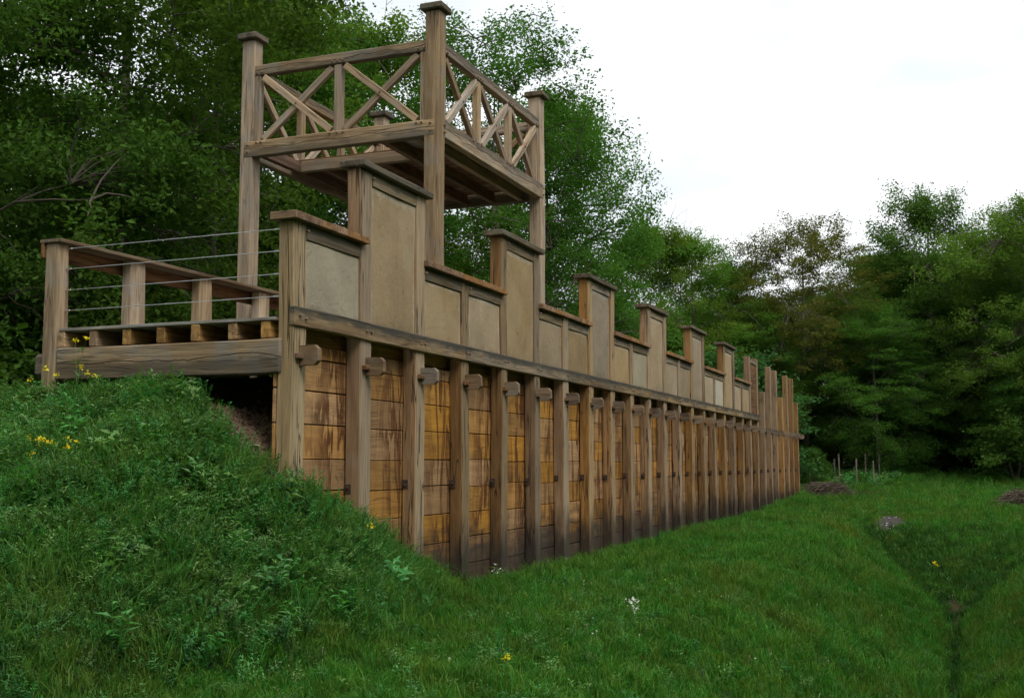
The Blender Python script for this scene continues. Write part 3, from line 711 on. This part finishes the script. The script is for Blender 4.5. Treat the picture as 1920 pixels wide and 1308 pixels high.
# rows behind and dark understorey
rr = random.Random(5)
BL = 'tree of the dense back rows of the wood'; UL = 'dark undergrowth bush in the shade of the wood'
for i in range(15):
    x = -4+i*3.9+rr.uniform(-1, 1); tree(rr.choice(('oak', 'oak2', 'oak2', 'ash')), x, 14.8+rr.uniform(-1, 1.5)-(.10*max(0, x-20)), (8.6 if x < 14 else 8.0 if x < 24 else 6.2)+rr.uniform(-1, 1), BL, 'back rows of the wood', 1.15)
for i in range(12):
    x = -6+i*5.2+rr.uniform(-1, 1); tree(rr.choice(('oak', 'oak2')), x, 20.5+rr.uniform(-1.5, 2), (8.2 if x < 14 else 7.8 if x < 24 else 6.5)+rr.uniform(-1, 1), BL, 'back rows of the wood', 1.3)
for i in range(12):
    y = 10-i*2.9+rr.uniform(-.8, .8); tree(rr.choice(('oak2', 'beech', 'oak')), 58.5+rr.uniform(-1.5, 1.5), y, 8.0+rr.uniform(-.8, 1.4)+(2.2 if y < -2 else 0), BL, 'back rows of the wood', 1.25)
for i in range(8):
    y = 11-i*4.6+rr.uniform(-1, 1); tree(rr.choice(('oak2', 'oak')), 65+rr.uniform(-2, 2), y, 8.8+rr.uniform(-1, 1)+(2 if y < -2 else 0), BL, 'back rows of the wood', 1.45)
for i in range(16):
    x = -5+i*3.4+rr.uniform(-.8, .8); tree('shrub2', x, 11.6+rr.uniform(-.8, 1.2)-.1*max(0, x-22), rr.uniform(.6, 2.2), UL, 'undergrowth of the wood', 1.4)
for i in range(12):
    y = 6-i*2.1+rr.uniform(-.6, .6); tree('shrub2', 56+rr.uniform(-.8, 1.5), y, rr.uniform(.4, 1.8), UL, 'undergrowth of the wood', 1.4)
for i in range(14):      # deeper undergrowth closing the view between the trunks
    y = 12-i*2.9+rr.uniform(-.8, .8); tree('shrub2', 63+rr.uniform(-1, 1.5), y, rr.uniform(1.6, 3.2), UL, 'undergrowth of the wood', 1.3)
for i in range(13):
    x = -6+i*5+rr.uniform(-1, 1); tree('shrub2', x, 18+rr.uniform(-1, 1), rr.uniform(1.2, 3.), UL, 'undergrowth of the wood', 1.5)
for i in range(6):
    y = -1-i*1.7; tree('shrub2', 58.6+rr.uniform(-.6, .6), y, rr.uniform(.6, 1.6), UL, 'undergrowth of the wood', 1.3)
# unseen trees added round the viewpoint to block low sky light
CL = 'unseen tree added on the near side to shade the clearing'
for i in range(10):
    a = math.radians(75+i*23); d = 17+rr.uniform(-1.5, 2.5)
    x, y = -6+d*1.15*math.cos(a+math.pi*.18), -7+d*math.sin(a+math.pi*.18)
    tree(rr.choice(('oak', 'oak2', 'beech')), x, y, 11+rr.uniform(-1.5, 2), CL, 'unseen trees added to shade the clearing', 1.25)
for i in range(8):
    x = 8+i*6; tree(rr.choice(('oak', 'oak2')), x, -27-rr.uniform(0, 3)+abs(i-3)*.5, 10+rr.uniform(-1, 2), CL, 'unseen trees added to shade the clearing', 1.3)

# ------------------------------------------------------------------ ground cover
def blades(rng, n, rad, h0, h1, w, lean=.5, mat=None, nseg=2):
    a = rng.uniform(0, 6.28, n); rr_ = rad*np.sqrt(rng.uniform(0, 1, n))
    B = np.c_[rr_*np.cos(a), rr_*np.sin(a), np.full(n, -.02)]
    h = rng.uniform(h0, h1, n); d = rng.uniform(0, 6.28, n); ln = h*rng.uniform(.1, 1, n)*lean
    D = np.c_[np.cos(d), np.sin(d), np.zeros(n)]; S = np.c_[-np.sin(d), np.cos(d), np.zeros(n)]
    f = rng.uniform(0, 6.28, n); S = np.c_[np.cos(f), np.sin(f), np.zeros(n)]
    ww = (w*rng.uniform(.6, 1.3, n))[:, None]
    mid = B+D*(ln*.35)[:, None]+np.c_[np.zeros(n), np.zeros(n), h*.6]
    tip = B+D*ln[:, None]+np.c_[np.zeros(n), np.zeros(n), h*(1-.25*lean)]
    V = np.stack([B-S*ww*.5, B+S*ww*.5, mid-S*ww*.42, mid+S*ww*.42, tip], 1).reshape(-1, 3)
    o = np.arange(n)[:, None]*5
    return V, o+np.array([[0, 1, 3, 2]]), o+np.array([[2, 3, 4]])
def ovals(C, T, Nn, ln, w):
    """pointed oval leaves: 6 verts, 2 quads each"""
    b = unit(np.cross(Nn, T)); n = len(C); ln = ln[:, None]; w = w[:, None]
    V = np.stack([C, C+T*ln*.4+b*w*.5+Nn*w*.15, C+T*ln*.5-Nn*ln*.04, C+T*ln*.4-b*w*.5+Nn*w*.15, C+T*ln-Nn*ln*.15], 1).reshape(-1, 3)
    o = np.arange(n)[:, None]*5
    return V, np.concatenate([o+np.array([[0, 1, 2]]), o+np.array([[1, 4, 2]]), o+np.array([[0, 2, 3]]), o+np.array([[2, 4, 3]])])
def proto_grass(seed, **k):
    rng = np.random.default_rng(seed); m = k.pop('mat'); V, q, t = blades(rng, **k)
    return mesh_np('grass_tuft', V, [q, t], m)
def proto_weed(seed, h, nst, per, ll, lw, rad, mat):
    rng = np.random.default_rng(seed); C, T, Nn = [], [], []; sv = []
    for s in range(nst):
        a = rng.uniform(0, 6.28); tip = np.array((np.cos(a)*rad*rng.uniform(.3, 1), np.sin(a)*rad*rng.uniform(.3, 1), h*rng.uniform(.55, 1)))
        b0 = np.array((np.cos(a), np.sin(a), 0))*rad*.15
        P = b0+(tip-b0)*np.linspace(0, 1, 5)[:, None]; sv.append((P, np.linspace(.005, .002, 5)))
        for j in range(per):
            u_ = (j+.5)/per; p = b0+(tip-b0)*u_
            az = j*2.4+rng.uniform(-.5, .5); t = unit(np.array((np.cos(az), np.sin(az), rng.uniform(.0, .8))))
            C.append(p); T.append(t); Nn.append(unit(np.array((0, 0, 1.))-t*t[2]+rng.normal(0, .25, 3)))
    C, T, Nn = map(np.array, (C, T, Nn)); n = len(C); Nn = unit(Nn-T*(Nn*T).sum(1, keepdims=True))
    V, F = ovals(C, T, Nn, ll*rng.uniform(.6, 1.2, n), lw*rng.uniform(.6, 1.2, n))
    tv, tq = tubes(sv, 3)
    return mesh_np('weed', np.concatenate([V, tv]), [F, tq+len(V)], mat)
def scatter(name, protos, P, scl, idx_, label, cat, tilt=.15, sz=1.0):
    """one object of uncountable growth: prototype tufts instanced on points"""
    col = bpy.data.collections.new(name+'_tufts')
    for k, me in enumerate(protos):
        o = bpy.data.objects.new('%s_%02d' % (name, k), me); col.objects.link(o)
    n = len(P); me = bpy.data.meshes.new(name); me.vertices.add(n); me.vertices.foreach_set('co', np.asarray(P, np.float32).ravel())
    rot = np.c_[RNG.normal(0, tilt, n), RNG.normal(0, tilt, n), RNG.uniform(0, 6.28, n)].astype(np.float32)
    a = me.attributes.new('rot', 'FLOAT_VECTOR', 'POINT'); a.data.foreach_set('vector', rot.ravel())
    a = me.attributes.new('scl', 'FLOAT', 'POINT'); a.data.foreach_set('value', np.asarray(scl, np.float32))
    a = me.attributes.new('idx', 'INT', 'POINT'); a.data.foreach_set('value', np.asarray(idx_, np.int32))
    ob = link(name, me); tag(ob, label, cat, None, 'stuff')
    ng = bpy.data.node_groups.new(name, 'GeometryNodeTree')
    ng.interface.new_socket('Geometry', in_out='INPUT', socket_type='NodeSocketGeometry'); ng.interface.new_socket('Geometry', in_out='OUTPUT', socket_type='NodeSocketGeometry')
    gi, go = ng.nodes.new('NodeGroupInput'), ng.nodes.new('NodeGroupOutput')
    ci = ng.nodes.new('GeometryNodeCollectionInfo'); ci.inputs[0].default_value = col; ci.inputs[1].default_value = True; ci.inputs[2].default_value = True
    ip = ng.nodes.new('GeometryNodeInstanceOnPoints'); ip.inputs['Pick Instance'].default_value = True
    def na(nm, dt):
        x = ng.nodes.new('GeometryNodeInputNamedAttribute'); x.data_type = dt; x.inputs[0].default_value = nm; return x.outputs[0]
    l = ng.links.new
    l(gi.outputs[0], ip.inputs['Points']); l(ci.outputs[0], ip.inputs['Instance']); l(na('idx', 'INT'), ip.inputs['Instance Index'])
    e2r = ng.nodes.new('FunctionNodeEulerToRotation'); l(na('rot', 'FLOAT_VECTOR'), e2r.inputs[0]); l(e2r.outputs[0], ip.inputs['Rotation'])
    l(na('scl', 'FLOAT'), ip.inputs['Scale']); l(ip.outputs[0], go.inputs[0])
    md = ob.modifiers.new('scatter', 'NODES'); md.node_group = ng
    return ob
def polar(rho, r0, r1, half, power, rk):
    """points about the viewpoint, thinning with distance"""
    R_ = np.linspace(r0, r1, 4000); dens = rho*np.minimum(1, (rk/R_)**power)*R_*2*half
    cum = np.cumsum(dens)*(R_[1]-R_[0]); n = int(cum[-1])
    r_ = np.interp(RNG.uniform(0, cum[-1], n), cum, R_); a = YAW+RNG.uniform(-half, half, n)
    return CAM[0]+r_*np.cos(a), CAM[1]+r_*np.sin(a), r_
def bare(X, Y):
    w = RNG.normal(0, .18, len(X))
    def bl(cx, cyy, rx, ry): return np.hypot((X-cx)/rx, (Y-cyy)/ry)+w < 1
    return bl(-.02, .60, .68, .64) | bl(16, 2.4, 17, 2.5) | bl(27.25, -4.05, 1.8, .48) | bl(16.6, -6.02, 1.7, .13) | bl(9.6, -6.02, 2.2, .07)
def clear(X, Y):
    wall = (Y > -.03) & (Y < 3.5) & (X > -.26) & (X < 38)
    wood_ = (Y > 9) | (X > 57)
    return ~wall & ~wood_
def patch(X, Y, f): return bumps(X+31.7, Y-12.3, f)
mound_h = lambda X, Y: ground_z(X, Y)-base_z(X, Y)
G_DITCHSHADE = leafmat('damp_grass', (.020, .065, .009), (.045, .12, .018), .3, .02, .1)  # darker grass that puts the shadow of the ditch creases into colour
lawn_p = [proto_grass(s, n=26, rad=.10, h0=.04, h1=.12, w=.0075, lean=.9, mat=G_LAWN) for s in range(5)]+[proto_grass(s, n=22, rad=.09, h0=.10, h1=.24, w=.007, lean=.8, mat=G_LAWN) for s in range(5, 8)]+[proto_grass(s, n=26, rad=.10, h0=.08, h1=.2, w=.008, lean=.8, mat=G_DITCHSHADE) for s in range(8, 11)]
X, Y, R_ = polar(230, 5.5, 64, .60, 1.55, 11)
k = clear(X, Y) & ~bare(X, Y) & (mound_h(X, Y) < .55); X, Y, R_ = X[k], Y[k], R_[k]
tall = (patch(X, Y, .9) > .25) | (RNG.uniform(0, 1, len(X)) < .12) | ((Y > -.5) & (X > 0))
ii = np.where(tall, RNG.integers(5, 8, len(X)), RNG.integers(0, 5, len(X)))
dy_ = np.abs(Y+6.02); sd_ = -4.95+.95*np.minimum(dy_, .35)+.545*np.maximum(0, dy_-.35); en_ = -4.82+.150*(X-16.)
ditch_shade = ((en_ > sd_-.02) & (en_ < -3.35+.1*RNG.normal(0, 1, len(X))) & (RNG.uniform(0, 1, len(X)) < .5)) | ((dy_ < .15) & (X < 17)) | (np.abs(en_-sd_) < .06) & (en_ < -3.4)  # crease shadow lines drawn with dark tufts, plus darker growth on the end slope
ii = np.where(ditch_shade, RNG.integers(8, 11, len(X)), ii)
scl = (R_/11)**.45*RNG.uniform(.7, 1.3, len(X)); scl = np.where(R_ < 11, RNG.uniform(.75, 1.25, len(X)), scl)
scatter('lawn_grass', lawn_p, np.c_[X, Y, ground_z(X, Y)], scl, ii, 'short green grass covering the ground and ditch before the rampart', 'grass')
# rank growth on the bank
bank_p = [proto_grass(30+s, n=24, rad=.12, h0=.15, h1=.34, w=.008, lean=1.2, mat=G_TALL) for s in range(4)]
bank_p += [proto_weed(50+s, .20, 6, 9, .055, .022, .14, G_WEED) for s in range(4)]
bank_p += [proto_weed(60+s, .26, 7, 30, .030, .012, .17, G_WEED) for s in range(3)]
bank_p += [proto_weed(70+s, .12, 8, 4, .07, .03, .13, G_WEED) for s in range(3)]
X, Y, R_ = polar(430, 4.5, 17.5, .75, 1.2, 11)
k = clear(X, Y) & ~bare(X, Y) & (mound_h(X, Y) > .10+.25*RNG.uniform(0, 1, len(X))); X, Y, R_ = X[k], Y[k], R_[k]
pz = patch(X, Y, 1.4)+.12+RNG.normal(0, .35, len(X)); u_ = RNG.uniform(0, 1, len(X))
ii = np.where(pz > .35, RNG.integers(4, 8, len(X)), np.where(pz > -.45, np.where(u_ < .6, RNG.integers(8, 11, len(X)), RNG.integers(0, 4, len(X))), np.where(u_ < .8, RNG.integers(0, 4, len(X)), RNG.integers(11, 14, len(X)))))
scl = RNG.uniform(.6, 1.25, len(X))*np.clip(.55+mound_h(X, Y)*.5, .5, 1)
scatter('bank_weeds', bank_p, np.c_[X, Y, ground_z(X, Y)], scl, ii, 'rank grass and leafy weeds covering the earth bank on the left', 'weeds', .25)
rough = [proto_weed(110+s, .42, 4, 9, .13, .05, .16, G_WEED) for s in range(3)]+[proto_weed(120+s, .36, 7, 16, .055, .02, .2, G_WEED) for s in range(3)]+[proto_grass(130+s, n=30, rad=.10, h0=.28, h1=.55, w=.009, lean=1.3, mat=G_TALL) for s in range(3)]
X, Y, R_ = polar(30, 5, 17, .75, .8, 11)
k = clear(X, Y) & ~bare(X, Y) & (mound_h(X, Y) > .06) & (patch(X, Y, 2.1)+RNG.normal(0, .3, len(X)) > -.05); X, Y = X[k], Y[k]
scatter('rough_weeds', rough, np.c_[X, Y, ground_z(X, Y)], RNG.uniform(.55, 1.05, len(X)), RNG.integers(0, len(rough), len(X)), 'taller leafy weeds and grass tufts standing out of the bank', 'weeds', .3)
X = RNG.uniform(1.5, 38, 700); Y = -RNG.uniform(.02, .3, 700)
scatter('wall_foot_grass', rough[6:9]+lawn_p[5:8], np.c_[X, Y, ground_z(X, Y)], RNG.uniform(.35, .8, 700), RNG.integers(0, 6, 700), 'longer grass left standing along the foot of the wall', 'grass', .25)
# weeds sprinkled through the lawn
X, Y, R_ = polar(9, 6, 45, .60, 1.2, 11)
k = clear(X, Y) & ~bare(X, Y) & (mound_h(X, Y) < .4); X, Y, R_ = X[k], Y[k], R_[k]
scatter('lawn_weeds', bank_p[4:], np.c_[X, Y, ground_z(X, Y)], RNG.uniform(.5, .95, len(X)), RNG.integers(0, len(bank_p)-4, len(X)), 'small leafy weeds scattered through the short grass', 'weeds')
def proto_bloom(seed, h, mat):
    rng = np.random.default_rng(seed); n = 6
    C = np.tile((0, 0, h), (n, 1))+rng.normal(0, .006, (n, 3)); V, F = leaf_quads(rng, C, .022, 1., .7)
    tv, tq = tubes([(np.array([(0, 0, -.02), (.004, 0, h*.5), (0, 0, h)]), np.array([.002, .002, .0015]))], 3)
    return mesh_np('daisy', np.concatenate([V, tv]), [F, tq+len(V)], mat)
X, Y, R_ = polar(2.2, 7, 40, .58, .6, 11)
k = clear(X, Y) & ~bare(X, Y) & (patch(X, Y, .6) > -.1); X, Y = X[k], Y[k]
scatter('tiny_flowers', [proto_bloom(1, .12, M_WHT), proto_bloom(2, .10, M_WHT), proto_bloom(3, .13, M_YEL), proto_bloom(4, .16, M_PINK)], np.c_[X, Y, ground_z(X, Y)], RNG.uniform(.5, .9, len(X)), RNG.choice([0, 1, 2, 3], len(X), p=[.45, .3, .1, .15]), 'tiny pale flowers dotted through the grass', 'flowers')
# brambles and forest-edge cover
X, Y, R_ = polar(9, 42, 62, .60, 0, 11)
k = ((X > 46+RNG.normal(0, 1.2, len(X))) & (Y > -3.2)) | (X > 51.5+.25*(Y+6)+RNG.normal(0, .8, len(X))); X, Y = X[k], Y[k]
scatter('bramble_edge', [proto_weed(90+s, .5, 9, 9, .13, .07, .38, G_WEED) for s in range(4)], np.c_[X, Y, ground_z(X, Y)], RNG.uniform(.6, 1.3, len(X)), RNG.integers(0, 4, len(X)), 'low brambles along the foot of the wood', 'brambles', .3)

# ------------------------------------------------------------------ single plants
def flower_plant(name, x, y, h, heads, petal, label, group, psize=.026, hr=.02, npet=15, spread=.2):
    rng = np.random.default_rng(int(abs(x*917+y*331))+3); z = gz(x, y)
    root = empty(name, (x, y, z), label, 'flower', group)
    lines, C, T, Nn, HP = [], [], [], [], []
    for i in range(heads):
        a = rng.uniform(0, 6.28); top = np.array((np.cos(a)*spread*rng.uniform(.2, 1), np.sin(a)*spread*rng.uniform(.2, 1), h*rng.uniform(.6, 1.15)))
        P = np.linspace(0, 1, 6)[:, None]*top; P[:, :2] *= np.linspace(0, 1, 6)[:, None]; lines.append((P-np.array((0, 0, .03)), np.linspace(.005, .002, 6))); HP.append(top)
        for j in range(6):
            t = unit(np.array((rng.normal(), rng.normal(), .5))); C.append(P[1+j % 4]); T.append(t); Nn.append(unit(np.array((0, 0, 1))-t*t[2]))
    tv, tq = tubes(lines, 4)
    M = Matrix.Translation((x, y, z))
    link('stem', mesh_np('stem', tv, tq, G_WEED, True), M, root)
    C, T, Nn = map(np.array, (C, T, Nn)); V, F = ovals(C, T, Nn, rng.uniform(.06, .13, len(C)), rng.uniform(.02, .04, len(C)))
    link('leaf', mesh_np('leaf', V, F, G_WEED), M, root)
    for hp in HP:
        V, F = leaf_quads(rng, rng.normal(0, hr, (npet, 3))*np.array((1, 1, .7)), psize, .6, .8)
        link('flower_head', mesh_np('flower_head', V, F, petal), M @ Matrix.Translation(hp), root)
    return root
for k, (x, y, h, n, lb) in enumerate([(-2.0, 1.62, .22, 3, 'yellow flowers on the bank, left of the thick cluster'), (-1.98, 1.36, .26, 5, 'thickest cluster of yellow flowers on the bank'), (-1.93, 1.12, .24, 3, 'yellow flowers on the bank, rightmost of that patch'), (-1.9, 1.84, .26, 3, 'leftmost yellow flowers on the grassy bank'),
        (-.62, 2.92, .36, 3, 'yellow flowers at the foot of the left railing post'), (-.52, 2.42, .42, 3, 'yellow flowers just under the walkway beam'), (-.48, 2.55, .78, 2, 'tall yellow flowering stalk reaching across the walkway beam')]):
    flower_plant('yellow_flower', x, y, h, n, M_YEL, lb, 'yellow flowers on the bank')
flower_plant('yellow_flower', .75, -.37, .30, 1, M_YEL, 'single yellow dandelion beside the second wall post', None, .035, .022, 20, .02)
flower_plant('white_flower', 2.2, -2.86, .34, 3, M_WHT, 'white flower spike in the grass before the wall', None, .028, .035, 20, .05)
flower_plant('white_flower', 4.9, -.12, .30, 3, M_WHT, 'thin white-flowered stalk against the lowest planks', None, .022, .025, 7, .06)
flower_plant('yellow_flower', 20.8, -5.53, .2, 2, M_YEL, 'pair of yellow flowers on the slope closing the ditch', None, .05, .04, 16, .12)
flower_plant('yellow_flower', -.9, -2.62, .2, 1, M_YEL, 'yellow bloom at the bottom edge of the picture', None, .03, .02, 16, .03)

# ------------------------------------------------------------------ brush heaps, fence, spoil
def heap(x, y, rx, ry, h, n, label, seed, tl=1.4):
    rng = np.random.default_rng(seed); root = empty('brush_heap', (x, y, gz(x, y)), label, 'brush heap', 'heaps of cut branches')
    L1, L2 = [], []
    for i in range(n):
        u_ = rng.normal(0, .42, 2); env = max(0, 1-u_@u_)
        c = np.array((u_[0]*rx, u_[1]*ry, h*env*rng.uniform(.05, 1))); az = rng.normal(1.2, .5)*rng.choice((-1, 1)); el = rng.normal(.05, .2)
        d = np.array((np.cos(az)*np.cos(el), np.sin(az)*np.cos(el), np.sin(el)))*tl*rng.uniform(.4, 1)
        s = np.linspace(-.5, .5, 5)[:, None]; P = c+d*s+np.cumsum(rng.normal(0, .03, (5, 3)), 0)
        P[:, 2] = np.maximum(P[:, 2], .0)
        big = i % 12 == 0
        (L1 if big else L2).append((P, np.linspace(1, .4, 5)*(.035 if big else .014)))
    M = Matrix.Translation((x, y, gz(x, y)))
    for P, r_ in L1:
        v, q = tubes([(P, r_)], 5); link('branch', mesh_np('branch', v, q, M_TWIG, True), M, root)
    v, q = tubes(L2, 3); o = link('twigs', mesh_np('twigs', v, q, M_TWIG), M, root); o['kind'] = 'stuff'
heap(39.5, -.75, 1.4, 1.4, .55, 360, 'wide heap of brown brushwood just past the last palisade post', 1)
heap(40.4, -2.6, .5, .5, .2, 70, 'small scatter of sticks right of the wide brush heap', 2, .9)
heap(32.3, -8.1, .9, .8, .75, 200, 'dark tangle of branches lying at the right edge of the picture', 3, 1.3)
def fence(name, pts, label, hs):
    root = empty('wire_fence', (*pts[0], gz(*pts[0])), label, 'fence', 'stake fences by the wood'); tops = []
    for (x, y), h in zip(pts, hs):
        z = gz(x, y); l_ = RNG.normal(0, .03, 2); timber('stake', (x, y, z-.2), (x+l_[0], y+l_[1], z+h), .065, .065, W_STUMP, root, bev=.015); tops.append(Vector((x, y, z+h-.08)))
    for a, b in zip(tops[:-1], tops[1:]):
        for dz in (0, -.45):
            M, me = wire(a+Vector((0, 0, dz)), b+Vector((0, 0, dz)), .006, n=2); me.materials.clear(); me.materials.append(M_IRON); link('wire', me, M, root)
fence('a', [(51.2, 1.0), (47.1, -.43), (44.45, -1.67), (45.6, -2.36)], 'nearer row of grey stakes strung with wire before the wood', (1.25, 1.15, 1.3, 1.1))
fence('b', [(54.0, 1.2), (46.6, -.72), (46.9, -1.9), (48.0, -2.45), (49.4, -3.07)], 'farther row of stakes ending in a pale post under the trees', (1.45, 1.4, 1.35, 1.25, 1.5))
AX, AY = 27.25, -4.05
sp = empty('ash_patch', (AX, AY, gz(AX, AY)), 'bare patch of dark earth with white ash on the grass', 'ash patch')
rng = np.random.default_rng(4)
TH, RD = np.meshgrid(np.linspace(0, 2*np.pi, 41), np.linspace(0, 1, 9), indexing='ij')
rr2 = RD*(1+.16*np.sin(3*TH+1)+.10*np.sin(7*TH))
ex_, ey_ = AX+rr2*1.9*np.cos(TH), AY+rr2*.55*np.sin(TH)
hz = ground_z(ex_, ey_)+.05*(1-RD**2)-.015+rng.normal(0, .010, TH.shape)*(RD < 1)
id_ = np.arange(TH.size).reshape(TH.shape)
link('soil', mesh_np('soil', np.c_[ex_.ravel(), ey_.ravel(), hz.ravel()], np.stack([id_[:-1, :-1], id_[1:, :-1], id_[1:, 1:], id_[:-1, 1:]], -1).reshape(-1, 4), M_CHAR, True), None, sp)
def lump(name, x, y, z, r_, mat, parent, flat=.5):
    a = rng.normal(0, 1, (14, 3)); a = unit(a)*r_*rng.uniform(.7, 1.1, (14, 1)); a[:, 2] *= flat
    import bmesh
    bm = bmesh.new(); [bm.verts.new(p) for p in a]; bmesh.ops.convex_hull(bm, input=bm.verts); me = bpy.data.meshes.new(name); bm.to_mesh(me); bm.free(); me.materials.append(mat)
    return link(name, me, Matrix.Translation((x, y, z)), parent)
for i in range(16):
    u_, v_ = (rng.uniform(-.8, .8), rng.uniform(-.5, .5)) if i < 11 else (rng.normal(-.62, .12), rng.normal(-.35, .15))
    x, y = AX+u_*1.5, AY+v_*.42
    lump('ash_lump', x, y, gz(x, y)+.035, rng.uniform(.02, .055), M_ASH, sp, .35)
M_STONE = plain('pale_stone', (.26, .22, .17), .9, 0, .3, 12)
for (x, y, r_, lb) in [(-.36, .36, .07, 'pale flat stone in the bare soil beside the corner post'), (-.40, .52, .05, 'small clod of stone higher up the bare soil')]:
    o = lump('stone', x, y, gz(x, y)+.02, r_, M_STONE, None, .4); tag(o, lb, 'stone')
def clod_mesh(seed):
    import bmesh
    r_ = np.random.default_rng(seed); a = unit(r_.normal(0, 1, (16, 3)))*r_.uniform(.6, 1.1, (16, 1))*.03
    bm = bmesh.new(); [bm.verts.new(p) for p in a]; bmesh.ops.convex_hull(bm, input=bm.verts); me = bpy.data.meshes.new('clod'); bm.to_mesh(me); bm.free(); me.materials.append(M_CLOD); return me
M_CLOD = plain('soil_clod', (.115, .074, .042), .95, 0, .4, 20)
n = 1500; cxs, cys = -.12+RNG.normal(0, .34, n), .62+RNG.normal(0, .30, n); k = (cys > .22) | (cxs < -.27); cxs, cys = cxs[k], cys[k]
scatter('soil_clods', [clod_mesh(s) for s in range(5)], np.c_[cxs, cys, ground_z(cxs, cys)], RNG.uniform(.25, 1., len(cxs))**2*1.8, RNG.integers(0, 5, len(cxs)), 'crumbly brown soil beside the corner post', 'soil', 1.)
